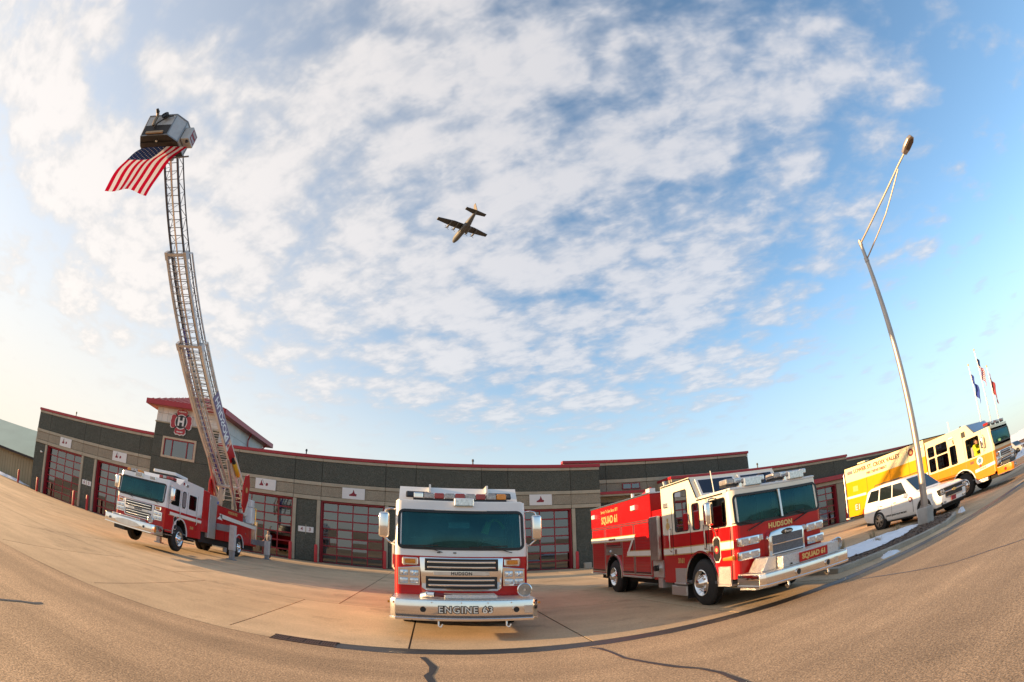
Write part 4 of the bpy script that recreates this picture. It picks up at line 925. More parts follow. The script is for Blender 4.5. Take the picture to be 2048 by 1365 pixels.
# ================================================================== red and cream rescue truck, right of centre
def squad61():
    t = empty('rescue_truck', (6.87, 8.5, 0), 0, 'red and cream rescue truck with bumper tray sign reading SQUAD 61', 'fire truck')
    H = 1.25
    wins = [(.24, .93, 1.76, 2.34), (1.34, 1.65, 1.79, 2.37), (1.88, 2.54, 1.80, 2.76)]
    cab(t, 2.5, .50, 1.73, 1.74, 2.33, 2.46, 3.02, 3.25, 1.36, 1.70, M_FRED, M_FCRM, wins, rake=.06, rc=.16, arch=(1.35, .56, .68), low_front=.62)
    # chrome centre post of the split windscreen
    MB().bar((0, -.05, 1.74), (0, .005, 2.34), .05, .05, up=(0, 1, 0)).build('centre_post', M_STN, t)
    wiper(t, -.75, .0, 1.70, -.55, .14, .06); wiper(t, .75, .0, 1.70, -.6, .16, .06)
    for x in (-.9, .35): MB().bar((x, -.03, 1.58), (x + .45, -.02, 1.72), .035, .015).build('wiper_arm', M_BLK, t)
    MB().box(-1.22, 1.22, .08, 1.36, 2.46, 2.52, bev=.03, seg=2).build('roof_cap', M_FWHT, t)
    # roof windows on the slope, light bars, lamps
    for s in (-1, 1):
        w = empty('roof_window', (s * .60, 1.50, 2.735)); w.parent = t; w.rotation_euler = (R(-31), 0, 0)
        MB().box(-.55, .55, -.03, .0, -.25, .25, bev=.012).build('frame', M_FWHT, w); MB().box(-.48, .48, -.036, -.029, -.19, .20, bev=.003).build('pane', mat('dark_pane', (.012, .014, .03), .06, coat=.6), w)
        lightbar(t, *( (-1.15, -.12) if s < 0 else (.12, 1.15) ), .42, 2.60, 5, [M_LGRY, M_LENS, M_LGRY])
        lampbox(t, s * .62, .14, 2.60, .46, .18, M_LENS, 'scene_light', .10)
        MB().rod((s * .62 - .28, .1, 2.55), (s * .62 - .28, .22, 2.55), .05, .03).build('air_horn', M_CHR, t)
    MB().rod((-.95, 1.1, 2.5), (-.98, 1.14, 3.05), .012).build('antenna', M_STRP, t)
    MB().rod((-1.22, 3.0, 3.0), (-1.22, 3.06, 3.12), .05).build('roof_beacon', M_GREY, t)
    MB().box(-1.26, -1.1, .14, 1.3, 2.45, 2.50).build('drip_rail', M_FCRM, t)
    MB().bar((-1.256, 1.40, 2.50), (-1.256, 1.68, 2.98), .015, .03).bar((-1.256, 1.68, 2.985), (-1.256, 3.2, 2.985), .02, .03).bar((-1.256, .3, 2.44), (-1.256, 1.40, 2.44), .02, .03).build('roof_seam', M_BLK, t)
    # front: lettering, grille, lamps
    text('HUDSON', .15, M_GOLD, t, (-.02, -.006, 1.59), bold=.006, space=1.1, depth=.004)
    g = empty('grille', (0, -.02, 0)); g.parent = t
    MB().prism([(-.50, .76), (.50, .76), (.50, 1.36), (.44, 1.46), (.18, 1.50), (-.18, 1.50), (-.44, 1.46), (-.50, 1.36)], 'y', -.16, .03, bev=.03).build('surround', M_CHR, g, smooth=35)
    MB().box(-.43, .43, -.172, -.158, .80, 1.37, bev=.004).build('mesh', mat('grille_mesh', (.17, .17, .18), .5, metal=.6, var=.5, scale=90, bump=1, bscale=120), g)
    for z in (.99, 1.185): MB().box(-.43, .43, -.185, -.165, z - .014, z + .014, bev=.005).build('bar', M_CHR, g)
    b = MB(); b.lathe([(-.205, 0), (-.205, .06), (-.19, .07), (-.17, .07)], 'y', seg=28); o = b.build('badge', M_BLK, g, loc=(0, 0, 1.415)); o.scale = (2.1, 1, .8); text('Pierce', .075, M_STRP, g, (0, -.208, 1.412), depth=.002, bold=.001)
    for s in (-1, 1):
        for z, m_ in ((1.37, M_LENS), (1.08, M_LENS)):
            hb = empty('headlight', (s * .93, -.012, z)); hb.parent = t
            MB().box(-.27, .27, -.07, .03, -.095, .095, bev=.03, seg=2).build('bezel', M_CHR, hb, smooth=40)
            for dx in (-.12, .12): MB().box(dx - .10, dx + .10, -.082, -.06, -.06, .06, bev=.012).build('lamp', m_, hb)
        lampbox(t, s * .60, -.01, 1.39, .14, .13, M_LENS, 'marker_light', .03)
        ml = empty('corner_marker', (s * 1.24, .0, 1.07)); ml.parent = t; MB().rod((0, .05, 0), (s * .05, .36, -.01), .055, .035, 12).build('lens', M_AMB, ml)
    # bumper and tray
    bp = bumper(t, 1.23, -.86, -.02, .47, .70, M_CHR)
    for x in (-.33, .50): horn(t, x, -.864, .575, .07)
    MB().box(.72, .82, -.872, -.858, .54, .64).build('plate', M_STN, bp)
    MB().box(-.62, .98, -.74, -.12, .715, .96, bev=.01).build('hose_tray', M_TREAD, t)
    MB().prism([(-1.0, .715), (-.63, .715), (-.63, .98), (-.82, .98)], 'y', -.55, -.08, bev=.01).build('tray_wing', M_TREAD, t)
    sg = empty('sign_plate', (.22, -.745, .835)); sg.parent = t; MB().box(-.40, .40, -.014, .0, -.095, .095).build('plate', M_FRED, sg); text('SQUAD 61', .145, M_GOLD, sg, (0, -.018, 0), bold=.006, depth=.004)
    siren(t, 1.08, -.62, .88, .135); MB().rod((.80, -.68, .72), (.80, -.68, .83), .03).build('tray_knob', M_BLK, t); MB().rod((-.40, -.76, .76), (-.40, -.72, .76), .02).build('tray_latch', M_BLK, t)
    for x in (-.55, .55): MB().tube([(x, -.80, .44), (x, -.82, .35), (x, -.78, .31), (x, -.72, .36)], .025).build('tow_hook', M_STN, t)
    MB().prism([(-1.22, -.62), (-.9, -.72), (-.75, -.70), (-.75, -.1), (-1.22, -.1)], 'z', .40, .465).build('bumper_gusset', M_TREAD, t)
    # side steps, fenders, wheels
    for s in (-1, 1):
        x = s * H
        wheel(t, s * 1.26, 1.35, .535, s, r=.54); fender(t, x, s, 1.35, .56, .68)
        wheel(t, s * 1.26, 6.95, .535, s, r=.54, dual=True)
        a, c = sorted((x - s * .02, x + s * .015)); MB().box(a, c, .16, .62, .52, .90).build('step_plate', M_TREAD, t); a, c = sorted((x - s * .25, x + s * .03)); MB().box(a, c, .15, .66, .47, .515, bev=.008).build('cab_step', M_TREAD, t)
        a, c = sorted((x - s * .02, x + s * .014)); MB().box(a, c, 2.06, 2.62, .52, .88).build('step_plate', M_TREAD, t); a, c = sorted((x - s * .25, x + s * .04)); MB().box(a, c, 2.06, 2.66, .47, .516, bev=.008).build('cab_step', M_TREAD, t)
        MB().box(*sorted((x, x - s * .3)), 2.1, 2.9, .18, .44, bev=.02).build('battery_box', M_TREAD, t)
        stripe(t, x, s, [(.02, 1.35), (3.25, 1.30)], .15, M_STRP)
        stripe(t, x, s, [(.02, 1.44), (3.25, 1.39)], .018, M_GOLD); stripe(t, x, s, [(.02, 1.26), (3.25, 1.21)], .018, M_GOLD)
        for y in (.12, .98, 1.80, 2.70): MB().box(*sorted((x, x + s * .006)), y - .008, y + .008, .62 if y < .3 else 1.2, 1.73 if y < .9 else 2.42).build('door_gap', M_BLK, t)
        for y0, y1 in ((1.06, 1.06), (2.78, 2.78)):
            MB().tube([(x, y0, 1.30), (x + s * .06, y0, 1.34), (x + s * .06, y0, 1.86), (x, y0, 1.90)], .02).build('grab_rail', M_CHR, t)
            MB().box(*sorted((x, x + s * .02)), y0 - .30, y0 - .16, 1.24, 1.36, bev=.006).build('door_handle', M_STN, t)
        MB().box(*sorted((x, x + s * .012)), 1.08, 1.18, 1.30, 1.66).build('intake_grille', M_BLK, t)
        mirror(t, x, .55, 2.06, s, .50, .20)
        MB().tube([(x + s * .2, .56, 1.78), (x + s * .06, .62, 1.68), (x + s * .03, .62, 1.50)], .015).build('mirror_stay', M_CHR, t)
        # shield decal
        dk = empty('shield_decal', (x + s * .006, .66, 1.27)); dk.parent = t
        def sh(k, xx, m, nm): MB().prism([(-.13 * k, .20 * k), (-.06 * k, .26 * k), (.06 * k, .26 * k), (.13 * k, .20 * k), (.13 * k, -.16 * k), (.06 * k, -.25 * k), (-.06 * k, -.25 * k), (-.13 * k, -.16 * k)], 'x', *sorted((s * xx, s * (xx + .004)))).build(nm, m, dk)
        sh(1.12, 0, M_STRP, 'border'); sh(1, .005, M_BLK, 'shield'); MB().lathe([(s * .012, 0), (s * .012, .09)], 'x', seg=16).build('rosette', M_SIGNR, dk); MB().lathe([(s * .015, 0), (s * .015, .045)], 'x', seg=12).build('rosette_core', M_GOLD, dk)
        lampbox(t, x, 2.98, 2.50, .26, .13, M_LGRY, 'warning_light', .03, axis='x', side=s)
        text('3161', .17, M_GOLD, t, (x + s * .007, 2.30, 1.06), rot=(PI / 2, 0, -s * -PI / 2), bold=.005, depth=.003)
        b = MB(); b.lathe([(s * .008, 0), (s * .008, .10)], 'x', (x, 2.95, 1.96), 20); b.lathe([(s * .01, 0), (s * .01, .05)], 'x', (x, 2.95, 2.12), 16); b.build('helmet_decal', M_GOLD, t)
    MB().rod((-1.0, 1.35, .5), (1.0, 1.35, .5), .08).build('front_axle', M_UNDER, t); MB().rod((-1.0, 6.95, .5), (1.0, 6.95, .5), .1).build('rear_axle', M_UNDER, t)
    MB().box(-.95, .95, -.5, 9.0, .38, .60).build('chassis_frame', M_UNDER, t)
    # pump housing between cab and body
    MB().box(-1.22, 1.22, 3.27, 3.95, .55, 2.45).build('pump_house', M_FRED, t)
    for s in (-1, 1):
        x = s * 1.26
        pn = empty('pump_panel', (x, 3.58, 0)); pn.parent = t
        MB().box(*sorted((0, s * .10)), -.24, .26, 1.10, 2.28, bev=.012).build('cabinet', M_STN, pn)
        for k in range(24): MB().box(*sorted((s * .10, s * .112)), -.22, .24, 1.14 + k * .047, 1.165 + k * .047).build('louver', M_STN, pn)
        MB().box(*sorted((-s * .06, s * .0)), -.28, .34, .62, 1.08).build('recess', M_TREAD, pn); MB().rod((s * .0, -.02, .88), (s * .14, -.02, .88), .085, .075, 16).build('discharge_cap', M_BLK, pn); MB().rod((0, -.02, .88), (s * .05, -.02, .88), .11, .11, 16).build('discharge_flange', M_CHR, pn)
        MB().box(*sorted((-s * .3, 0)), -.2, .05, .34, .6).build('step_box', M_TREAD, pn)
    # body
    yb0, yb1 = 3.95, 9.22
    for s in (-1, 1):
        x = s * 1.25
        MB().box(*sorted((x, x - s * .42)), yb0, yb1, 2.24, 2.93, bev=.012).build('upper_body', M_FRED, t)
        b = MB(); xx = x; cutwall(b, xx, yb0, 6.18, .62, 2.24, []); archwall(b, xx, 6.95, .56, .68, 6.18, 7.72, .62, 2.24); cutwall(b, xx, 7.72, yb1, .62, 2.24, []); b.build('body_side', M_FRED, t)
        MB().box(*sorted((x - s * .01, x + s * .012)), yb0 + .02, yb1 - .02, 2.22, 2.245).build('rain_gutter', M_STN, t)
        fender(t, x, s, 6.95, .56, .68); MB().box(*sorted((x, x + s * .008)), 6.2, 7.7, 1.26, 1.50).build('wheel_well_panel', M_STN, t); MB().rod((x, 7.3, 1.38), (x + s * .04, 7.3, 1.38), .05, .04).build('filler_cap', M_CHR, t)
        # roll-up shutters: each slat its own piece
        for (a, c, z0, z1) in ((4.02, 5.15, .70, 2.16), (5.2, 6.16, .70, 2.16), (6.24, 7.66, 1.55, 2.16), (7.76, 9.14, .70, 2.16)):
            d = empty('shutter', (x, (a + c) / 2, 0)); d.parent = t; hw = (c - a) / 2
            MB().box(*sorted((0, s * .022)), -hw, -hw + .035, z0, z1).box(*sorted((0, s * .022)), hw - .035, hw, z0, z1).box(*sorted((0, s * .022)), -hw, hw, z1, z1 + .03).box(*sorted((0, s * .022)), -hw, hw, z0 - .03, z0).build('track', M_STN, d)
            n = max(3, round((z1 - z0) / .085)); hh = (z1 - z0) / n
            me = MB().box(*sorted((0, s * .014)), -hw + .035, hw - .035, .003, hh - .003, bev=.004).build('slat', M_FRED, mesh_only=True)
            for k in range(n): link('slat', me, d, (0, 0, z0 + k * hh))
            MB().box(*sorted((0, s * .035)), -hw + .06, hw - .06, z0 + .02, z0 + .05).build('pull_bar', M_BLK, d)
        # stepped reflective stripe
        o = .028
        stripe(t, x + s * o, s, [(3.98, 1.30), (5.72, 1.30)], .14, M_STRP); stripe(t, x + s * o, s, [(5.10, 1.78), (9.2, 1.78)], .14, M_STRP)
        b = MB(); xo = x + s * (o + .005); b.face([(xo, 5.52, 1.37), (xo, 5.78, 1.23), (xo, 5.34, 1.71), (xo, 5.06, 1.85)]); b.build('stripe', M_STRP, t)
        for p_ in ([(3.98, 1.215), (5.80, 1.215)], [(5.36, 1.695), (9.2, 1.695)], [(3.98, 1.385), (5.5, 1.385)], [(5.02, 1.865), (9.2, 1.865)]): stripe(t, x + s * o, s, p_, .018, M_GOLD)
        text('HUDSON FIRE', .10, M_SIGNR, t, (x + s * (o + .012), 7.0, 1.78), rot=(PI / 2, 0, s * PI / 2), depth=.002, bold=.003)
        text('SQUAD 61', .34, M_GOLD, t, (x + s * .006, 7.25, 2.46), rot=(PI / 2, 0, s * PI / 2), depth=.004, bold=.012)
        text('Serving To Save Since 1871', .15, M_GOLD, t, (x + s * .006, 7.25, 2.76), rot=(PI / 2, 0, s * PI / 2), depth=.003, bold=.003)
        for y in (5.1, 8.85): lampbox(t, x, y, 2.66, .34, .17, M_STRP, 'scene_light', .05, axis='x', side=s)
        MB().box(*sorted((x - s * .25, x + s * .03)), yb0 + .1, 6.15, .57, .625, bev=.008).build('running_board', M_TREAD, t); MB().box(*sorted((x - s * .2, x + s * .02)), 7.75, yb1, .57, .625, bev=.008).build('rear_skirt', M_TREAD, t)
        MB().box(*sorted((x - s * .03, x - s * .30)), 7.66, 7.70, .12, .6).build('mud_flap', M_BLK, t); MB().box(*sorted((x - s * .03, x - s * .30)), 2.08, 2.10, .12, .5).build('mud_flap', M_BLK, t)
    MB().box(-.83, .83, yb0, yb1 - .02, 1.0, 2.6).build('hose_bed', M_FRED, t); MB().box(-1.25, 1.25, yb0 - .01, yb0 + .03, .62, 2.92).build('body_front', M_FRED, t); MB().box(-1.25, 1.25, yb1 - .03, yb1, .62, 2.92).build('body_rear', M_FRED, t)
    for s in (-1, 1): MB().box(*sorted((s * 1.27, s * .80)), yb0 - .02, yb1 + .02, 2.935, 2.985, bev=.01).build('body_top_edge', M_STN, t)
    MB().tube([(-1.0, 4.4, 2.98), (-1.0, 4.4, 3.14), (-.9, 4.7, 3.14), (-.9, 5.2, 3.05)], .03).build('deck_pipe', M_FRED, t); MB().box(-1.2, -1.02, 4.05, 4.3, 2.98, 3.1).build('roof_box', M_FWHT, t); MB().rod((-1.1, 5.5, 2.98), (-1.1, 5.5, 3.12), .05).build('deck_vent', M_STN, t)
    MB().box(-1.2, 1.2, yb1, yb1 + .35, .55, .62).build('rear_step', M_TREAD, t)
    return t
squad61()
# ================================================================== aerial ladder truck, left
LT = (-11.55, 25.5, 0.0)         # rear axle on the ground; the nose is jacked up
def ladder_truck():
    t = empty('ladder_truck', LT, 0, 'red and white aerial ladder truck jacked up on outriggers with its ladder raised', 'fire truck')
    t.rotation_euler = (R(-2.2), 0, 0)
    O = empty('cab_section', (0, -8.25, 0)); O.parent = t      # cab front face at local y = -8.25
    # the cab pieces are parts of the truck: parent them straight to it
    def shift(objs):
        for o in objs:
            o.parent = t; o.location = (o.location.x, o.location.y - 8.25, o.location.z)
    wins = [(.50, 1.18, 1.74, 2.38), (2.12, 2.78, 1.78, 2.36)]
    cab(O, 2.5, .58, 1.52, 1.68, 2.40, 2.60, 2.90, 3.45, 1.1, 1.5, M_FRED, M_FWHT, wins, arch=(1.40, .60, .62), low_front=.66)
    commander_face(O, M_FWHT, M_CHR, 'HUDSON')
    MB().box(-1.22, 1.22, .30, 1.05, 2.60, 2.64, bev=.03).build('roof_cap', M_FWHT, O)
    lightbar(O, -1.1, -.35, .48, 2.66, 4, [M_AMB, M_LGRY, M_LGRY]); lightbar(O, .35, 1.1, .9, 2.7, 4, [M_LREDL, M_LGRY, M_LREDL])
    lampbox(O, -.25, .18, 2.58, .4, .16, M_LGRY, 'roof_light', .1); lampbox(O, .45, .18, 2.56, .3, .12, M_LGRY, 'roof_light', .08)
    wiper(O, -.35, 0, 1.60, -.75, .22); wiper(O, .95, 0, 1.60, -.8, .22)
    ac = MB(); ac.box(-.62, .62, 1.75, 2.95, 3.02, 3.16, bev=.04, seg=2); ac.build('roof_unit', M_FWHT, O); MB().box(-.56, .56, 1.8, 2.9, 2.90, 3.02).build('roof_unit_base', M_BLK, O)
    mirror(O, 1.25, .20, 2.10, 1); mirror(O, -1.25, .20, 2.10, -1)
    bp = bumper(O, 1.27, -.80, -.02, .40, .72, M_CHR)
    pts = [(.62 * math.cos(a) - .02, .55 + .11 * math.sin(a)) for a in [2 * PI * i / 28 for i in range(28)]]
    MB().prism(pts, 'y', -.812, -.798).build('oval_plate', M_STN, bp)
    for x in (-.9, .82): horn(O, x, -.805, .56)
    MB().box(-.9, .55, -.68, -.25, .735, .80, bev=.015).build('hose_tray_cover', M_TREAD, O); siren(O, .98, -.60, .90, .13)
    for i, x in enumerate((1.28,)):
        MB().rod((1.27, -.45, .56), (1.285, -.45, .56), .055, .05, 16).build('marker_lamp', M_LGRY, O); MB().rod((1.27, -.25, .56), (1.285, -.25, .56), .055, .05, 16).build('marker_lamp', M_LREDL, O); MB().box(1.26, 1.285, -.7, -.58, .45, .68, bev=.01).build('corner_lamp', M_AMB, O)
    MB().box(-.75, -.2, -.7, -.4, .22, .40, bev=.01).build('tow_plate', M_BLK, O)
    MB().box(-1.0, 1.0, -.4, 3.3, .38, .62).build('frame_underside', M_UNDER, O)
    for s in (-1, 1):
        x = s * 1.25
        fender(O, x, s, 1.40, .60, .62, m=M_FWHT)
        stripe(O, x, s, [(.45, 1.36), (3.45, 1.36)], .12, M_STRP); stripe(O, x, s, [(.35, 1.285), (3.45, 1.285)], .016, M_GOLD)
        dk = empty('shield_decal', (x + s * .006, .95, 1.02)); dk.parent = O
        for k, xx, m_, nm in ((1.1, 0, M_STRP, 'border'), (1, .005, M_BLK, 'shield')): MB().prism([(-.13 * k, .20 * k), (-.06 * k, .26 * k), (.06 * k, .26 * k), (.13 * k, .20 * k), (.13 * k, -.16 * k), (.06 * k, -.25 * k), (-.06 * k, -.25 * k), (-.13 * k, -.16 * k)], 'x', *sorted((s * xx, s * (xx + .004)))).build(nm, m_, dk)
        MB().lathe([(s * .012, 0), (s * .012, .08)], 'x', seg=14).build('rosette', M_STRP, dk)
        pl = empty('oval_window', (x + s * .006, 1.62, 2.08)); pl.parent = O
        for k, xx, m_, nm in ((1.15, 0, M_BLK, 'border'), (1, .005, M_LGRY, 'pane')): MB().prism([(-.16 * k, .22 * k), (-.1 * k, .29 * k), (.1 * k, .29 * k), (.16 * k, .22 * k), (.16 * k, -.22 * k), (.08 * k, -.32 * k), (-.08 * k, -.32 * k), (-.16 * k, -.22 * k)], 'x', *sorted((s * xx, s * (xx + .004)))).build(nm, m_, pl)
        for y in (.30, 1.32, 1.95, 2.95): MB().box(*sorted((x, x + s * .005)), y - .007, y + .007, .9 if y > 2.1 else 1.3, 2.45).build('door_gap', M_BLK, O)
        for y in (1.26, 2.88): MB().tube([(x, y, 1.15), (x + s * .05, y, 1.2), (x + s * .05, y, 1.75), (x, y, 1.8)], .018).build('grab_rail', M_STN, O)
        lampbox(O, x, 1.75, 2.70, .26, .12, M_LGRY, 'warning_light', .03, axis='x', side=s); MB().rod((x, 1.45, 2.72), (x + s * .02, 1.45, 2.72), .06).build('round_lamp', M_LREDL, O)
        for z in (.48, .66): MB().box(*sorted((x - s * .2, x + s * .03)), .12, .72, z - .02, z + .02).build('cab_step', M_STN, O); MB().box(*sorted((x - s * .2, x + s * .03)), 2.15, 2.85, z - .2, z - .17).build('cab_step', M_STN, O)
        text('3160', .17, M_GOLD, O, (x + s * .007, 2.50, .98), rot=(PI / 2, 0, s * PI / 2), bold=.005, depth=.003)
        # front wheels hang below the lifted chassis
        wheel(O, s * 1.24, 1.40, .40, s); 
    MB().rod((-1.05, 1.4, .38), (1.05, 1.4, .38), .08).build('front_axle', M_UNDER, O)
    shift(list(O.children)); bpy.data.objects.remove(O)
    # --- body behind the cab
    for s in (-1, 1):
        x = s * 1.25
        wheel(t, s * 1.25, 0.0, .53, s, dual=True)
        b = MB(); b.box(*sorted((x, x - s * .35)), -4.75, -4.05, .95, 2.85, bev=.02); b.build('pump_module', M_FRED, t)
        MB().box(*sorted((x + s * .004, x - s * .4)), -4.0, -3.15, .72, 2.75, bev=.012).build('pump_panel', M_TREAD, t)
        b = MB(); cutwall(b, x, -3.1, -.72, .72, 1.75, []); archwall(b, x, 0, .56, .64, -.72, .72, .72, 1.75); cutwall(b, x, .72, 2.75, .72, 1.75, []); b.build('body_side', M_FRED, t)
        MB().box(*sorted((x, x - s * .5)), -3.1, .45, 1.76, 2.42, bev=.015).build('upper_locker', M_FRED, t)
        MB().box(*sorted((x, x - s * .5)), .5, 2.75, 1.76, 1.98, bev=.015).build('rear_locker', M_STN, t)
        MB().box(*sorted((x - s * .01, x + s * .014)), -3.12, .47, 2.40, 2.43).build('locker_edge', M_STN, t)
        fender(t, x, s, 0, .56, .64, m=M_FWHT)
        stripe(t, x, s, [(-2.6, 1.92), (2.7, 1.80)], .20, M_STRP, .016); b = MB(); xo = x + s * .017; b.face([(xo, -3.08, 1.74), (xo, -2.4, 1.72), (xo, -2.85, 2.02), (xo, -2.55, 2.03)]); b.build('stripe', M_STRP, t)
        text('HUDSON FIRE', .20, M_GOLD, t, (x + s * .008, -1.1, 2.22), rot=(PI / 2, 0, s * PI / 2), bold=.006, depth=.003)
        for y in (-2.0, -.9, 1.6): MB().box(*sorted((x, x + s * .006)), y - .008, y + .008, .75, 1.72).build('door_gap', M_BLK, t)
        for y in (-2.3, .95): MB().rod((x, y, 1.35), (x + s * .02, y, 1.35), .05).build('round_lamp', M_LGRY, t)
        MB().tube([(x - s * .05, 2.45, .95), (x + s * .05, 2.5, 1.0), (x + s * .05, 2.5, 2.2), (x - s * .05, 2.45, 2.25)], .022).build('grab_rail', M_STN, t); MB().tube([(x - s * .05, 2.7, .9), (x + s * .02, 2.75, 1.0), (x + s * .02, 2.75, 2.2), (x - s * .05, 2.7, 2.25)], .022).build('grab_rail', mat('brass_rail', (.55, .38, .2), .35, metal=.7), t)
        MB().box(*sorted((x - s * .02, x + s * .01)), 1.9, 2.74, .85, 1.7).build('rear_panel', M_STN, t)
    MB().box(-1.1, 1.1, -4.7, 2.7, .45, 1.0).build('chassis_frame', M_UNDER, t); MB().box(-1.2, 1.2, -4.7, 2.7, 1.0, 1.7).build('inner_body', M_FRED, t); MB().box(-.75, .75, -3.1, 2.7, 1.7, 1.9).build('deck', M_TREAD, t)
    MB().box(-1.2, -.2, -3.3, -2.8, 2.42, 2.6, bev=.03).build('hose_load', mat('yellow_hose', (.62, .40, .03), .7), t); MB().box(.3, 1.1, -3.0, -2.6, 2.43, 2.62, bev=.04).build('blue_cover', mat('blue_tarp', (.03, .10, .42), .5), t)
    MB().box(.78, 1.22, 1.85, 2.4, 2.0, 2.95, bev=.05).build('operator_pedestal', M_FWHT, t); MB().box(.82, 1.18, 1.9, 2.35, 2.97, 3.4, bev=.05, seg=2).build('pedestal_cover', M_FWHT, t)
    MB().tube([(1.2, 2.62, 2.0), (1.2, 2.62, 2.95), (1.05, 2.6, 3.0)], .025).build('yellow_rail', mat('yellow_paint', (.62, .42, .06), .5), t)
    # turntable, pedestal arms
    MB().lathe([(1.9, .9), (2.2, .9), (2.25, .8), (2.4, .8), (2.4, 0)], 'z', (0, 1.6, 0), 32).build('turntable', M_GREY, t)
    M_IV = mat('ivory_paint', (.66, .62, .54), .4, var=.06)
    for s in (-1, 1):
        MB().prism([(1.2, 2.4), (1.9, 2.4), (2.1, 3.0), (1.95, 4.0), (1.6, 4.0), (1.3, 3.0)], 'x', s * .86 - .05, s * .86 + .05, bev=.015).build('turntable_arm', M_IV, t)
        MB().prism([(.55, 2.9), (.9, 2.5), (1.35, 3.3), (1.45, 4.2), (1.2, 4.75), (.8, 4.6), (.5, 3.9)], 'x', s * 1.08 - .05, s * 1.08 + .05, bev=.02).build('side_shield', M_FRED, t)
        MB().lathe([(s * 0, 0), (s * .004, .16)], 'x', (s * 1.135, .95, 3.8), 12).build('scroll_decal', M_GOLD, t)
    # outriggers
    for yy in (-2.95, 2.35):
        for s in (-1, 1):
            oe = empty('outrigger', (s * 1.25, yy, 0)); oe.parent = t
            zt = 1.36 if yy < 0 else .98
            MB().box(*sorted((-s * .6, s * .95)), -.13, .13, zt - .16, zt + .16, bev=.01).build('beam', M_GREY, oe)
            dz = .12 if yy < 0 else -.07
            MB().box(*sorted((s * .72, s * 1.0)), -.14, .14, .35, zt + .2, bev=.01).build('jack_sleeve', mat('jack_white', (.55, .53, .50), .45, var=.1), oe); MB().rod((s * .86, 0, .05 - dz), (s * .86, 0, .4), .08, .08, 14).build('jack_rod', M_STN, oe)
            MB().box(*sorted((s * .66, s * 1.06)), -.2, .2, -.10 - dz, .06 - dz, bev=.02).build('jack_pad', M_GREY, oe); MB().box(*sorted((s * .74, s * .98)), -.10, .10, .0 - dz, .42, bev=.01).build('jack_foot', mat('jack_grey', (.30, .30, .29), .6, var=.2, scale=8), oe)
    MB().box(-.3, .3, -2.0, -1.4, .30, .5).build('fuel_tank', M_UNDER, t); MB().rod((1.0, -1.3, .15), (1.0, -1.3, .40), .12).build('wheel_chock', M_GREY, t)
    return t, M_IV
lt, M_IV = ladder_truck()
bpy.context.view_layer.update()
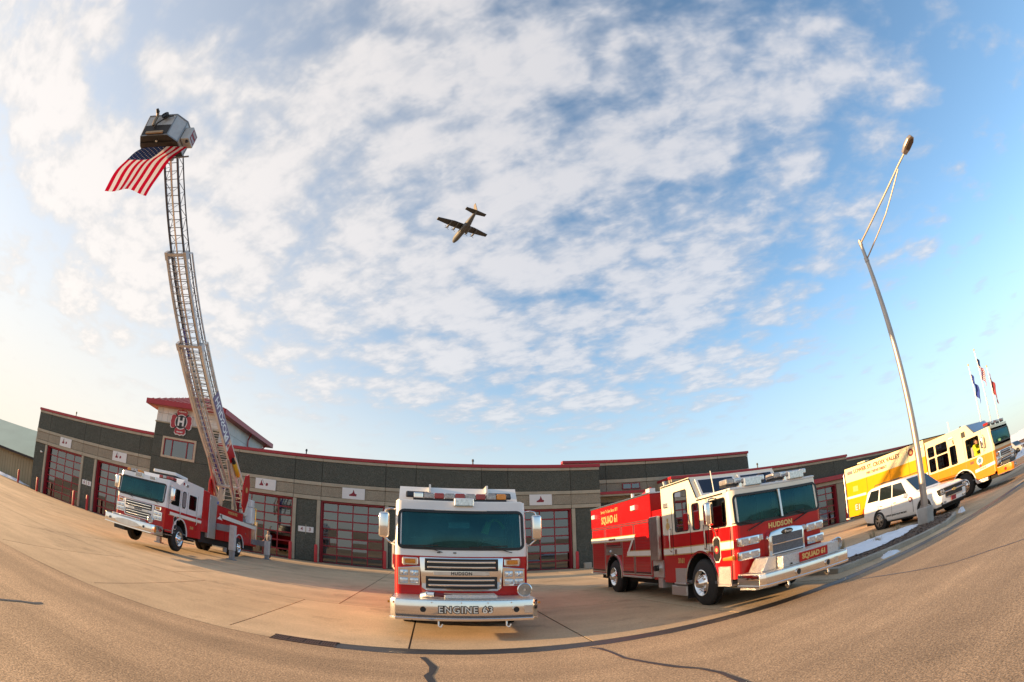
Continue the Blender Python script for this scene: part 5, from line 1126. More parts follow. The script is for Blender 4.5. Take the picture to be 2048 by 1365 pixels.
# --- the ladder in world space: from the turntable pivot up over the cab to the platform
LB = Vector((-11.86, 27.85, 3.35)); LTOP = Vector((-12.27, 12.52, 15.95))
ax = (LTOP - LB).normalized(); sx = ax.cross(Vector((0, 0, 1))).normalized() * -1; 
if sx.x < 0: sx = -sx
up = sx.cross(ax).normalized()
if up.z < 0: up = -up
LEN = (LTOP - LB).length
def ladder():
    LM = Matrix(((sx.x, ax.x, up.x, LB.x), (sx.y, ax.y, up.y, LB.y), (sx.z, ax.z, up.z, LB.z), (0, 0, 0, 1)))
    lad = empty('aerial_ladder', (0, 0, 0)); lad.matrix_world = LM
    lad.parent = lt; lad.matrix_parent_inverse = lt.matrix_world.inverted()
    # local: x across, y along the ladder, z away from the ground side
    M_LST = mat('ladder_steel', (.52, .51, .50), .45, metal=.45, var=.15, scale=3)
    M_LDK = mat('ladder_dark', (.07, .065, .065), .5, var=.1)
    def section(y0, y1, w, h, zoff, rail, m, step, name, dark=False, lace=True):
        b = MB(); hw = w / 2
        for s in (-1, 1):
            b.bar((s * hw, y0, zoff), (s * hw, y1, zoff), rail, rail * 1.5, up=(0, 0, 1)); b.bar((s * hw, y0 + .5, zoff + h), (s * hw, y1 - .2, zoff + h), rail * .62, rail * .8, up=(0, 0, 1)); b.bar((s * hw, y0, zoff), (s * hw, y0 + .5, zoff + h), rail * .6, rail * .6)
            b.bar((s * hw, y1, zoff), (s * hw, y1 - .2, zoff + h), rail * .6, rail * .6)
        o = b.build('rails', m, None)
        sec = o; sec.name = name; sec.parent = lad
        n = int((y1 - y0) / step); b = MB()
        for k in range(n + 1): b.rod((-hw, y0 + k * step, zoff + .02), (hw, y0 + k * step, zoff + .02), .017, seg=6, caps=False)
        tag(b.build('rungs', m, sec), kind='stuff')
        b = MB()
        for s in (-1, 1):
            for k in range(int((y1 - y0 - .7) / (step * 1.6))):
                a = y0 + .5 + k * step * 1.6; c = a + step * 1.6; p, q = ((zoff, zoff + h) if k % 2 else (zoff + h, zoff)); b.rod((s * hw, a, p), (s * hw, c, q), .014, seg=5, caps=False); b.rod((s * hw, a, zoff), (s * hw, a, zoff + h), .011, seg=5, caps=False)
        tag(b.build('lattice', m, sec), kind='stuff')
        b = MB()
        for k in range(0, n, 2): b.rod((-hw, y0 + k * step, zoff), (hw, y0 + (k + 1) * step, zoff), .011, seg=5, caps=False)
        tag(b.build('cross_bracing', m, sec), kind='stuff')
        return sec
    s1 = section(-.4, 9.8, 1.36, .72, .0, .12, M_IV, .36, 'base_section'); s2 = section(2.2, 14.25, 1.10, .62, .14, .10, M_LST, .36, 'second_section'); s4 = section(6.0, LEN - .5, .74, .50, .30, .07, M_LDK, .36, 'fly_section')
    for y, w, z in ((9.8, 1.5, .0), (14.25, 1.2, .14)):
        b = MB(); b.box(-w / 2 - .03, -w / 2 + .14, y - .32, y + .05, z - .1, z + .2); b.box(w / 2 - .14, w / 2 + .03, y - .32, y + .05, z - .1, z + .2); b.box(-w / 2, w / 2, y - .12, y, z - .09, z - .04); b.build('end_collar', M_LST, lad)
    MB().bar((-.78, .9, -.10), (.78, .9, -.10), .12, .16, up=(0, 0, 1)).build('cross_beam', M_IV, lad)
    # hose track, cable bundle, water pipe
    MB().bar((-.40, .5, .05), (-.34, 10.5, .28), .10, .08, up=(0, 0, 1)).build('cable_track', mat('violet_blue_cable', (.10, .10, .36), .5, var=.5, scale=30), lad); MB().rod((.05, 0, -.02), (.05, 9, .10), .06, seg=10).rod((.05, 9, .10), (.05, LEN - .6, .24), .045, seg=10).build('waterway_pipe', M_STN, lad)
    MB().rod((-.22, 1, -.03), (-.2, 9, .05), .05, seg=10).build('lift_cable_pipe', M_STN, lad)
    for s in (-1, 1):
        MB().rod((s * .55, -.1, -.9), (s * .62, 3.0, -.1), .085, .085, 14).build('lift_cylinder', M_STN, lad)
    for x, y, z in ((-.72, 4.7, .1), (-.72, 7.9, .1), (.72, 4.3, .1)): MB().box(x - .05, x + .05, y - .22, y + .22, z - .14, z + .16, bev=.02).build('roller_plate', M_IV, lad)
    # HUDSON banner on the right-hand side of the base section
    bn = MB().box(.745, .765, 3.9, 6.9, -.05, .66, bev=.004).build('side_banner', mat('banner_violet', (.17, .12, .21), .5), lad)
    text('HUDSON', .60, M_FWHT, bn, (.770, 5.4, .32), rot=(PI / 2, PI, PI / 2), bold=.012, depth=.003, squeeze=1.05)
    MB().box(.72, .78, 2.7, 3.55, -.1, .6, bev=.03).build('shield_plate', M_FRED, lad)
    yb = empty('air_bottle', (.86, 2.2, .12)); yb.parent = lad; MB().lathe([(-.62, 0), (-.6, .08), (-.5, .13), (.38, .13), (.48, .08), (.52, .03), (.6, .03)], 'y', seg=18).build('cylinder', mat('yellow_cylinder', (.68, .40, .02), .4, var=.05), yb, smooth=50); MB().rod((0, .40, 0), (0, .70, 0), .12, .10, 12).build('valve_guard', M_BLK, yb)
ladder()
def platform():
    # basket hangs level at the ladder tip; local -y is its front
    e = empty('platform_basket', (LTOP.x + .05, LTOP.y + .2, LTOP.z - 1.0), R(3)); e.parent = lt; e.matrix_parent_inverse = lt.matrix_world.inverted()
    M_BSK = mat('basket_grey', (.46, .48, .48), .45, metal=.2, var=.1); M_BDK = mat('basket_dark', (.030, .026, .024), .6, var=.3, scale=12)
    floor = [(-1.02, -.15), (-.78, -.72), (.62, -.72), (1.0, -.30), (1.0, .55), (-1.02, .55)]
    top = [(-1.06, -.2), (-.82, -.80), (.66, -.80), (1.06, -.34), (1.06, .55), (-1.06, .55)]
    MB().prism(floor, 'z', -.06, .0, bev=.01).build('floor', M_BDK, e)
    for k in range(3): MB().box(-.9, .9, -.4 + k * .33, -.34 + k * .33, -.11, -.06).build('floor_beam', M_BDK, e)
    MB().box(-.18, .16, -.02, .1, -.075, -.062).build('floor_plate', M_FWHT, e); MB().rod((.0, -.45, -.10), (.0, -.45, -.06), .06).build('floor_lamp', M_LENS, e)
    b = MB(); n = len(floor)
    for i in range(n):
        j = (i + 1) % n
        if i == 4: continue
        f0, f1, t0, t1 = floor[i], floor[j], top[i], top[j]; b.face([(*f0, 0), (*f1, 0), (*t1, 1.06), (*t0, 1.06)])
    b.build('side_panels', M_BSK, e)
    b = MB()
    for i in range(n):
        j = (i + 1) % n; b.bar((*top[i], 1.08), (*top[j], 1.08), .05, .05)
        b.bar((*floor[i], 0), (*top[i], 1.08), .045, .045); b.bar((*floor[i], -.01), (*floor[j], -.01), .05, .05)
    b.build('rail', M_GREY, e)
    b = MB(); k = .50
    for i in range(n):
        if i == 4: continue
        j = (i + 1) % n; f0, f1, t0, t1 = floor[i], floor[j], top[i], top[j]; g0 = tuple(a + (c - a) * k for a, c in zip(f0, t0)); g1 = tuple(a + (c - a) * k for a, c in zip(f1, t1)); o_ = .012
        b.face([(f0[0] * (1 + o_), f0[1] - o_, -.02), (f1[0] * (1 + o_), f1[1] - o_, -.02), (g1[0] * (1 + o_), g1[1] - o_, 1.06 * k), (g0[0] * (1 + o_), g0[1] - o_, 1.06 * k)]) if i < 2 else None
    b.build('kick_plate', M_BDK, e)
    mo = empty('water_monitor', (-.30, -.84, .95)); mo.parent = e
    MB().tube([(0, .0, -.5), (0, -.06, -.3), (.03, -.10, -.05), (.02, -.20, .08)], .07, 12).build('pipe', mat('bronze', (.24, .18, .12), .45, metal=.6), mo); MB().rod((.02, -.20, .08), (.0, -.36, .14), .09, .06, 14).build('nozzle', M_BLK, mo); MB().lathe([(-.03, .13), (.03, .13), (.03, .11), (-.03, .11), (-.03, .13)], 'y', (.36, -.08, .0), 18).build('hand_wheel', M_BLK, mo)
    MB().lathe([(-.12, 0), (-.12, .16), (.05, .13), (.05, 0)], 'y', (.10, -.80, 1.0), 18).build('searchlight', M_BLK, e); MB().tube([(-.2, -.83, .3), (-.1, -.9, .5), (.25, -.9, .85), (.55, -.86, .95)], .03).build('hose_pipe', M_BLK, e)
    MB().box(-.5, .4, -.85, -.78, .02, .12).build('front_step', mat('copper_step', (.42, .28, .16), .45, metal=.5), e)
    sb = empty('side_box', (1.05, .02, .50)); sb.parent = e
    MB().box(0, .42, -.28, .32, -.32, .34, bev=.02).build('box', M_BSK, sb); MB().box(.42, .43, -.20, .26, -.22, .26).build('sign_face', M_SIGNR, sb); MB().box(.43, .433, -.16, .22, -.18, -.05).box(.43, .433, -.16, .22, .08, .22).build('sign_marking', M_LGRY, sb)
    MB().box(.25, .36, -.2, -.1, -.40, -.32).build('box_foot', M_BLK, sb)
    MB().bar((-1.2, .62, -.20), (1.45, .40, -.20), .05, .05).build('flag_rod', M_GREY, e); MB().box(-.5, .6, .3, .6, -.25, -.12).build('tip_bracket', M_GREY, e)
    for x in (-.3, .05, .3, .6): MB().rod((x, .35, -.2), (x, .38, -.1), .04).build('tip_lamp', M_LENS, e)
    return e
platform()
# ------------------------------------------------------------------ flag hung below the platform
def us_flag(name, w, h, fn, label, cat='flag', group=None, nx=26, seams=True):
    """w along the stripes, h across; fn(u, v) -> world point, u along the fly, v from canton edge down"""
    e = empty(name, (0, 0, 0), 0, label, cat, group)
    M_FR = cloth('flag_red', (.50, .006, .035), .22); M_FW = cloth('flag_white', (.74, .74, .80), .22); M_FB = cloth('flag_blue', (.018, .035, .11), .22)
    for i in range(13):
        b = MB(); a, c = i / 13, (i + 1) / 13
        u0 = .40 if i < 7 else 0.0
        for k in range(nx):
            p, q = u0 + (1 - u0) * k / nx, u0 + (1 - u0) * (k + 1) / nx; b.face([fn(p, a), fn(q, a), fn(q, c), fn(p, c)])
        bmesh.ops.remove_doubles(b.bm, verts=b.bm.verts, dist=.0005); b.build('stripe', M_FR if i % 2 == 0 else M_FW, e, smooth=60)
    b = MB()
    for k in range(10):
        for j in range(7): p, q, a, c = .40 * k / 10, .40 * (k + 1) / 10, j / 13, (j + 1) / 13; b.face([fn(p, a), fn(q, a), fn(q, c), fn(p, c)])
    ca = b.build('canton', M_FB, e, smooth=60)
    if seams:
        st_ = MB()
        nrm = (Vector(fn(.5, .5)) - Vector(fn(.52, .5))).cross(Vector(fn(.5, .5)) - Vector(fn(.5, .52))).normalized()
        if nrm.dot(Vector((0, 0, 1.729)) - Vector(fn(.5, .5))) < 0: nrm = -nrm
        for r in range(9):
            for c in range(6 if r % 2 == 0 else 5):
                u = .40 * ((c + .5 + (0 if r % 2 == 0 else .5)) / 6); v = (7 / 13) * (r + .7) / 9.4; pts = []
                for i in range(10): a = 2 * PI * i / 10; rr = (.021 if i % 2 == 0 else .009); pts.append(Vector(fn(u + rr * .52 * math.sin(a), v - rr * math.cos(a))) + nrm * .006)
                st_.face(pts)
        tag(st_.build('stars', M_FW, ca), kind='stuff')
    return e
FA, FB_, FC, FD = Vector((-12.57, 12.07, 14.32)), Vector((-10.88, 12.9, 15.05)), Vector((-13.9, 12.38, 12.49)), Vector((-12.38, 13.49, 13.0))
def flag_fn(u, v):
    # v runs along the hanging rod (canton side to far side), u down the stripes
    p = FA.lerp(FB_, v).lerp(FC.lerp(FD, v), u)
    sag = math.sin(PI * u) * .42; p += Vector((-.35, -.10, .62)) * sag
    p += Vector((.1, -.6, .2)) * (.09 * math.sin(v * 9 + u * 3) * u + .05 * math.sin(u * 11 + v * 4)); p += Vector((0, 0, 1)) * (.14 * math.sin(PI * v)) * u
    return tuple(p)
us_flag('american_flag', 2.6, 1.9, flag_fn, 'large stars and stripes flag blowing below the ladder platform')
# ================================================================== yellow engine on the right
def engine1():
    t = empty('fire_engine', (24.0 + 1.375, 11.17, 0), 0, 'yellow and cream fire engine at far right with an amber cab, marked E1', 'fire truck'); t.scale = (1.1, 1.1, 1.1)
    M_YEL = mat('engine_yellow', (.76, .33, .002), .32, coat=.5, var=.04); M_ORG = mat('engine_orange', (.70, .20, .003), .32, coat=.5, var=.04); M_FCRM = mat('engine_cream', (.80, .70, .44), .32, coat=.5, var=.04); M_BRN = mat('brown_letter', (.16, .05, .02), .5)
    wins = [(.82, 1.60, 1.70, 2.55, -1), (2.25, 2.62, 1.70, 2.55), (2.78, 3.48, 1.72, 2.34), (2.78, 3.48, 2.44, 2.90), (3.62, 4.02, 1.72, 2.34), (3.62, 4.02, 2.44, 2.90)]
    cab(t, 2.5, .62, 1.62, 1.90, 2.48, 2.72, 3.22, 4.15, 1.05, 1.45, M_ORG, M_FCRM, wins, arch=(2.0, .56, .70), low_front=.70, rake=.10)
    commander_face(t, M_CHR, M_CHR, '')
    for s in (-1, 1):
        w = MB().box(*sorted((s * 1.252, s * 1.26)), 1.55, 1.80, 2.72, 2.98, bev=.002).build('roof_side_window', M_BLK, t)
    w = MB(); w.face([(-1.1, 1.04, 2.745), (1.1, 1.04, 2.745), (1.1, 1.42, 3.20), (-1.1, 1.42, 3.20)]); w.build('slope_window', mat('blue_slope', (.10, .14, .24), .15, coat=.5), t)
    lightbar(t, -1.1, 1.1, .35, 2.80, 8, [M_LREDL, M_LGRY, M_LENS]); 
    for x in (-.9, -.3, .3): MB().rod((x, .12, 2.74), (x, .2, 2.74), .08, .05).build('air_horn', M_CHR, t)
    MB().rod((-1.0, 2.6, 3.22), (-1.0, 2.6, 3.75), .03).build('antenna', M_STRP, t); MB().rod((-1.0, 1.9, 3.22), (-1.0, 1.9, 3.30), .05).build('beacon', M_BLK, t)
    bp = bumper(t, 1.26, -.95, -.02, .50, .82, M_ORG); MB().box(-1.15, 1.15, -.96, -.93, .56, .78).build('bumper_plate', M_CHR, bp); MB().box(-1.0, -.2, -.7, -.2, .84, 1.0, bev=.02).build('hose_cover', M_BLK, bp); horn(t, -.9, -.965, .66, .08)
    MB().rod((-1.262, -.5, .66), (-1.28, -.5, .66), .07).build('round_lamp', M_LREDL, bp)
    for s in (-1, 1):
        x = s * 1.25; wheel(t, s * 1.26, 2.0, .545, s, r=.55); wheel(t, s * 1.26, 7.9, .545, s, r=.55, dual=True); fender(t, x, s, 2.0, .56, .70, m=M_FWHT)
        stripe(t, x, s, [(.05, 1.10), (1.26, 1.02)], .14, M_STRP); text('ENGINE 1', .11, M_BLK, t, (x + s * .008, .75, 1.055), rot=(PI / 2, 0, s * PI / 2), depth=.002, bold=.003)
        mirror(t, x, .50, 2.15, s, .5, .2)
        dk = empty('star_decal', (x + s * .006, .92, 1.42)); dk.parent = t
        MB().lathe([(0, 0), (s * .004, .19)], 'x', seg=16).build('disc', M_FWHT, dk); MB().lathe([(s * .005, 0), (s * .007, .12)], 'x', seg=6).build('star', mat('decal_blue', (.05, .16, .26), .5), dk); MB().lathe([(s * .005, 0), (s * .008, .07)], 'x', (0, 0, -.22), 12).build('seal', M_SIGNR, dk)
        MB().box(*sorted((x, x + s * .006)), 1.28, 1.5, 1.40, 1.52).build('unit_plate', M_BRN, t)
        for y in (.62, 1.75, 2.7, 3.55): MB().box(*sorted((x, x + s * .005)), y - .007, y + .007, 1.3, 2.68).build('door_gap', mat('seam_tan', (.35, .25, .1), .6), t)
        MB().box(*sorted((x - s * .2, x + s * .04)), .55, 1.25, .44, .60, bev=.01).build('cab_step', M_TREAD, t); lampbox(t, x, 2.45, 2.95, .34, .13, M_STRP, 'scene_light', .03, axis='x', side=s)
        text('DFD 1 FIRE', .13, M_SIGNR, t, (x + s * .007, 2.40, 2.72), rot=(PI / 2, 0, s * PI / 2), depth=.002, bold=.003) if False else MB().box(*sorted((x, x + s * .006)), 2.30, 2.38, 2.62, 2.82).build('maltese_mark', M_SIGNR, t)
        # body
        y0, y1 = 4.2, 10.3
        b = MB(); cutwall(b, x, y0, 7.1, .62, 2.60, []); archwall(b, x, 7.9, .56, .70, 7.1, 8.7, .62, 2.60); cutwall(b, x, 8.7, y1, .62, 2.60, []); b.build('body_side', M_YEL, t); fender(t, x, s, 7.9, .56, .70)
        b = MB(); cutwall(b, x, y0, y1, 2.60, 3.45, []); b.build('upper_body', M_FCRM, t)
        stripe(t, x, s, [(8.75, 1.72), (10.3, 1.72)], .13, M_STRP); stripe(t, x, s, [(4.2, 1.72), (7.1, 1.72)], .13, M_STRP)
        for y in (5.4, 6.8, 8.6): MB().box(*sorted((x, x + s * .008)), y - .01, y + .01, .7, 2.6 if y != 5.4 else 3.4).build('door_gap', mat('seam_brown', (.22, .10, .01), .6), t)
        text('LOWER ST. CROIX VALLEY', .30, M_BRN, t, (x + s * .008, 7.75, 3.12), rot=(PI / 2, 0, s * PI / 2), depth=.003, bold=.010); text('FIRE DEPARTMENT', .19, M_BRN, t, (x + s * .008, 7.75, 2.80), rot=(PI / 2, 0, s * PI / 2), depth=.003, bold=.006)
        text('E1', .46, M_BLK, t, (x + s * .006, 9.5, 1.08), rot=(PI / 2, 0, s * PI / 2), depth=.003, bold=.03); text('E1', .46, M_FWHT, t, (x + s * .012, 9.5, 1.08), rot=(PI / 2, 0, s * PI / 2), depth=.003, bold=.004)
        dk = empty('cross_decal', (x + s * .006, 5.15, 3.05)); dk.parent = t; MB().lathe([(0, 0), (s * .004, .2)], 'x', seg=8).build('cross', M_SIGNR, dk); MB().lathe([(s * .005, 0), (s * .007, .10)], 'x', seg=12).build('core', M_GOLD, dk)
        for y in (4.55, 9.85): lampbox(t, x, y, 3.12, .45, .17, M_LGRY if y > 9 else M_STRP, 'scene_light', .03, axis='x', side=s)
        MB().box(*sorted((x, x + s * .006)), 9.35, 9.75, 2.0, 2.3).build('leaf_decal', mat('faded_decal', (.62, .40, .10), .6, var=.4, scale=14), t)
        MB().tube([(x - s * .03, 10.32, .8), (x + s * .03, 10.38, .9), (x + s * .03, 10.38, 3.1), (x - s * .03, 10.32, 3.2)], .025).build('grab_rail', M_STN, t)
    MB().box(-1.25, 1.25, 10.28, 10.30, .62, 3.45).build('body_rear', M_YEL, t); MB().box(-1.25, 1.25, 4.2, 4.22, .62, 3.45).build('body_front', M_YEL, t); MB().box(-1.25, 1.25, 4.2, 10.3, 3.40, 3.45).build('body_roof', M_FCRM, t); MB().box(-1.2, -.8, 8.6, 9.2, 3.45, 3.53).build('roof_box', M_FCRM, t)
    MB().box(-.95, .95, -.5, 10.2, .40, .62).build('chassis_frame', M_UNDER, t); MB().box(-1.2, 1.2, 10.3, 10.6, .5, .58).build('rear_step', M_TREAD, t); MB().rod((-1, 2, .5), (1, 2, .5), .08).build('front_axle', M_UNDER, t)
    return t
engine1()

# ================================================================== cars
def loft(b, secs):
    rg = [[b.bm.verts.new(p) for p in s] for s in secs]; n = len(secs[0])
    for A_, B_ in zip(rg[:-1], rg[1:]):
        for i in range(n): b.bm.faces.new((A_[i], A_[(i + 1) % n], B_[(i + 1) % n], B_[i]))
    b.bm.faces.new(rg[0]); b.bm.faces.new(rg[-1][::-1])
def suv(loc, rz, paint, label, name='parked_suv', detail=True, group=None):
    t = empty(name, loc, rz, label, 'car', group)
    st_ = [(0.02, .42, .86, .86), (.10, .36, 1.02, .93), (.30, .34, 1.10, .97), (.9, .34, 1.14, .99), (1.45, .33, 1.17, 1.0), (2.2, .32, 1.19, 1.01), (3.6, .32, 1.20, 1.01), (4.6, .34, 1.20, .99), (5.02, .40, 1.16, .95), (5.14, .48, 1.04, .92)]
    b = MB(); secs = []
    for y, zb, zt, hw in st_:
        zm = zb + (zt - zb) * .5
        secs.append([(-hw + .06, y, zb), (-hw, y, zb + .10), (-hw - .008, y, zm), (-hw + .01, y, zt - .10), (-hw + .07, y, zt - .02), (-hw + .2, y, zt + .015), (hw - .2, y, zt + .015), (hw - .07, y, zt - .02), (hw - .01, y, zt - .10), (hw + .008, y, zm), (hw, y, zb + .10), (hw - .06, y, zb)])
    loft(b, secs); b.build('body', paint, t, smooth=35)
    gh = [(1.42, 1.10, .86, 1.16), (1.75, 1.10, .86, 1.40), (2.25, 1.10, .86, 1.80), (2.7, 1.06, .86, 1.87), (3.8, 1.08, .86, 1.89), (4.6, 1.08, .85, 1.84), (4.85, 1.08, .84, 1.76), (5.08, 1.06, .82, 1.14)]
    b = MB(); secs = []
    for y, zb, hwb, zt in gh:
        k = (zt - 1.05) / .84; ht = hwb + .10 - .17 * k
        secs.append([(-hwb - .10, y, zb), (-ht - .0, y, zt - .07), (-ht + .06, y, zt - .01), (-ht + .25, y, zt + .01), (ht - .25, y, zt + .01), (ht - .06, y, zt - .01), (ht, y, zt - .07), (hwb + .10, y, zb)])
    loft(b, secs); b.build('greenhouse', paint, t, smooth=40)
    M_CG = mat('car_glass', (.012, .018, .02), .05, coat=.8, var=.1)
    def side_x(z, s): k = (z - 1.05) / .84; return s * (.965 - .165 * k + .004)
    for s in (-1, 1):
        for (a0, a1, c0, c1, z0, z1) in ((2.02, 2.98, 2.40, 2.98, 1.23, 1.74), (3.06, 3.90, 3.06, 3.86, 1.23, 1.76), (4.0, 4.82, 3.96, 4.55, 1.26, 1.72)):
            w = MB(); w.face([(side_x(z0, s), a0, z0), (side_x(z0, s), a1, z0), (side_x(z1, s), c1, z1), (side_x(z1, s), c0, z1)]); w.build('side_window', M_CG, t)
        if detail:
            for y in (1.62, 3.02, 3.95): MB().box(*sorted((s * 1.0, s * 1.018)), y - .006, y + .006, .45, 1.05).build('door_gap', M_BLK, t)
            for y in (2.78, 3.72): MB().box(*sorted((s * 1.01, s * 1.035)), y - .1, y + .1, .98, 1.01).build('door_handle', M_CHR, t)
            m_ = empty('mirror', (s * 1.0, 1.98, 1.16)); m_.parent = t; MB().box(*sorted((s * .02, s * .26)), -.06, .1, -.07, .09, bev=.04, seg=2).build('shell', paint, m_, smooth=50); MB().box(*sorted((s * .04, s * .24)), .1, .105, -.05, .07).build('glass', M_LENS, m_)
        MB().box(*sorted((s * .8, s * 1.0)), 1.5, 3.4, .26, .32, bev=.02).build('running_board', M_BLK, t)
        for y in (.95, 3.90):
            wheel(t, s * 1.045, y, .40, s, r=.40, w=.27, rimr=.27, style='car')
            b = MB(); b.lathe([(s * 1.0, .0), (s * 1.012, .46), (s * .7, .47)], 'x', (0, y, .42), 28); o = b.build('wheel_arch', M_UNDER, t)
        MB().lathe([(s * 1.012, .455), (s * 1.03, .47), (s * 1.03, .50), (s * .985, .515)], 'x', (0, .95, .42), 28).build('arch_lip', paint, t, smooth=40) if detail else None
    w = MB(); w.face([(-.78, 1.50, 1.235), (.78, 1.50, 1.235), (.68, 2.20, 1.795), (-.68, 2.20, 1.795)]); w.build('windscreen', M_CG, t)
    for v in w.bm.verts if False else (): pass
    w = MB(); w.face([(-.74, 5.085, 1.18), (.74, 5.085, 1.18), (.70, 4.90, 1.70), (-.70, 4.90, 1.70)]); w.build('rear_window', M_CG, t)
    # front
    g = empty('grille', (0, 0, 0)); g.parent = t
    MB().box(-.60, .60, -.015, .12, .64, .98, bev=.02).build('opening', M_BLK, g); MB().box(-.63, .63, -.03, .10, .80, .85, bev=.01).build('chrome_bar', M_CHR, g); MB().box(-.64, .64, -.02, .10, .98, 1.01, bev=.005).build('top_trim', M_CHR, g); MB().box(-.62, .62, -.018, .1, .61, .64, bev=.005).build('bottom_trim', M_CHR, g)
    if detail: MB().prism([(-.15, .80), (-.06, .80), (-.06, .78), (.06, .78), (.06, .80), (.15, .80), (.15, .85), (.06, .85), (.06, .875), (-.06, .875), (-.06, .85), (-.15, .85)], 'y', -.045, -.028).build('badge', M_GOLD, g)
    for s in (-1, 1):
        h_ = empty('headlight', (s * .78, .06, .88)); h_.parent = t; MB().box(-.16, .16, -.05, .25, -.13, .11, bev=.02).build('housing', M_BLK, h_)
        for dx in (-.07, .07): MB().box(dx - .055, dx + .055, -.065, -.04, -.03, .07, bev=.012).build('lamp', M_LENS, h_)
        MB().box(-.12, .12, -.062, -.04, -.09, -.05, bev=.01).build('daytime_lamp', M_LENS, h_)
        f_ = MB().box(s * .72 - .16, s * .72 + .16, .02, .08, .42, .52, bev=.015).build('fog_light_recess', M_BLK, t); MB().box(s * .74 - .05, s * .74 + .05, .01, .03, .45, .49).build('lamp', M_LENS, f_)
        MB().box(*sorted((s * .80, s * .95)), 5.10, 5.16, .75, 1.05, bev=.01).build('tail_lamp', M_LREDL, t)
    MB().box(-.85, .85, -.0, .12, .36, .41, bev=.02).build('lower_intake', M_BLK, t); MB().box(-.9, .9, .2, 5.0, .24, .38).build('underbody', M_UNDER, t)
    if detail:
        MB().box(-.26, .06, -.045, -.02, .44, .60, bev=.004).build('licence_plate', M_SIGNR, t)
        for s in (-1, 1): MB().tube([(s * .62, 2.5, 1.90), (s * .62, 2.6, 1.94), (s * .62, 4.4, 1.94), (s * .62, 4.5, 1.88)], .018).build('roof_rail', M_BLK, t)
    return t
M_SUVW = mat('suv_white', (.84, .83, .82), .28, coat=.6, var=.03)
sv = suv((18.88, 11.12, 0), R(-9.3), M_SUVW, 'white suv parked behind the street lamp, in front of the yellow engine')
sv.scale = (1.03, 1.05, 1.08)
text('LOWER ST. CROIX VALLEY FIRE DEPT.', .085, M_BLK, sv, (-1.022, 2.75, .52), rot=(PI / 2, 0, -PI / 2), depth=.002, bold=.003)
_d = MB().lathe([(-1.02, 0), (-1.024, .11)], 'x', (0, 1.75, .96), 8).build('fire_decal', M_SIGNR, sv); MB().lathe([(-1.024, 0), (-1.027, .06)], 'x', (0, 1.75, .96), 12).build('decal_core', M_STRP, _d)
suv((63.5, 27.0, 0), R(-20), mat('car_navy', (.02, .03, .05), .25, coat=.6), 'dark suv far off behind the yellow engine, nearer of the pair', 'parked_car', False, 'cars parked in the far lot')
suv((69.0, 26.5, 0), R(-20), mat('car_silver', (.35, .36, .38), .3, coat=.6), 'silver car far off beyond the dark suv at right edge', 'parked_car', False, 'cars parked in the far lot')
suv((66.5, 31.5, 0), R(-20), mat('car_teal', (.06, .10, .11), .3, coat=.6), 'dark green car far off, behind the dark suv', 'parked_car', False, 'cars parked in the far lot')
snow_patch('snow_bank', [(38, 15.0), (42, 14.2), (50, 15.0), (52, 17.0), (46, 18.6), (39, 17.0)], 0, 1.05, 'large ploughed snow bank right of the yellow engine bumper', 21)
snow_patch('snow_patch', [(24, 9.4), (27, 9.0), (31, 9.4), (32, 10.2), (27, 10.2)], 0, .16, 'low strip of snow on the road edge at far right', 22)

# ================================================================== flagpoles
def limp_fn(base, zt, length, hgt, dirx, seed):
    rnd = random.Random(seed); ph = rnd.uniform(0, 6)
    def fn(u, v):
        # u along the fly (hangs down and gathers), v across the hoist
        x = base.x + dirx * (.10 + u * .42) + .07 * math.sin(v * 7 + u * 5 + ph); y = base.y - u * .18 + .12 * math.sin(u * 9 + v * 3 + ph); z = zt - v * hgt - u * length * .62
        return (x, y, z)
    return fn
def flagpole(x, y, H, lab_p, lab_f, kind, seed):
    p = empty('flagpole', (x, y, 0), 0, lab_p, 'flagpole', 'flagpoles behind the yellow engine')
    MB().lathe([(0, .075), (H * .5, .06), (H, .035), (H, 0)], 'z', seg=12).build('pole', mat('pole_aluminium', (.55, .53, .50), .35, metal=.6), p, smooth=40); MB().lathe([(H, 0), (H + .02, .05), (H + .10, .08), (H + .18, .05), (H + .2, 0)], 'z', seg=12).build('finial', M_GOLD, p, smooth=50)
    MB().rod((.09, 0, .8), (.06, 0, H - .1), .008, seg=5).build('halyard', M_STRP, p); MB().rod((0, 0, 0), (0, 0, .12), .16).build('base', M_KERB, p)
    fn = limp_fn(Vector((x, y, 0)), H - .5, 2.0, 1.5, .9, seed)
    if kind == 'us': us_flag('american_flag', 2, 1.4, fn, lab_f, 'flag', 'limp flags on the far flagpoles', 10, seams=False)
    else:
        b = MB()
        for i in range(10):
            for j in range(8): b.face([fn(i / 10, j / 8), fn((i + 1) / 10, j / 8), fn((i + 1) / 10, (j + 1) / 8), fn(i / 10, (j + 1) / 8)])
        bmesh.ops.remove_doubles(b.bm, verts=b.bm.verts, dist=.0005); o = b.build('flag', mat('state_blue', (.02, .05, .30), .7, var=.2, scale=3) if kind == 'blue' else mat('dark_red_cloth', (.24, .03, .04), .7, var=.5, scale=4), smooth=60); tag(o, lab_f, 'flag', 'limp flags on the far flagpoles')
flagpole(41.6, 19.2, 10.4, 'tallest slim flagpole, middle of the three', 'stars and stripes hanging limp on the tallest flagpole', 'us', 3)
flagpole(39.0, 19.0, 9.0, 'shorter flagpole, leftmost of the three', 'blue flag hanging limp on the leftmost flagpole', 'blue', 4)
flagpole(41.3, 18.2, 8.5, 'shorter flagpole, rightmost of the three', 'dark red flag hanging limp on the rightmost flagpole', 'red', 5)

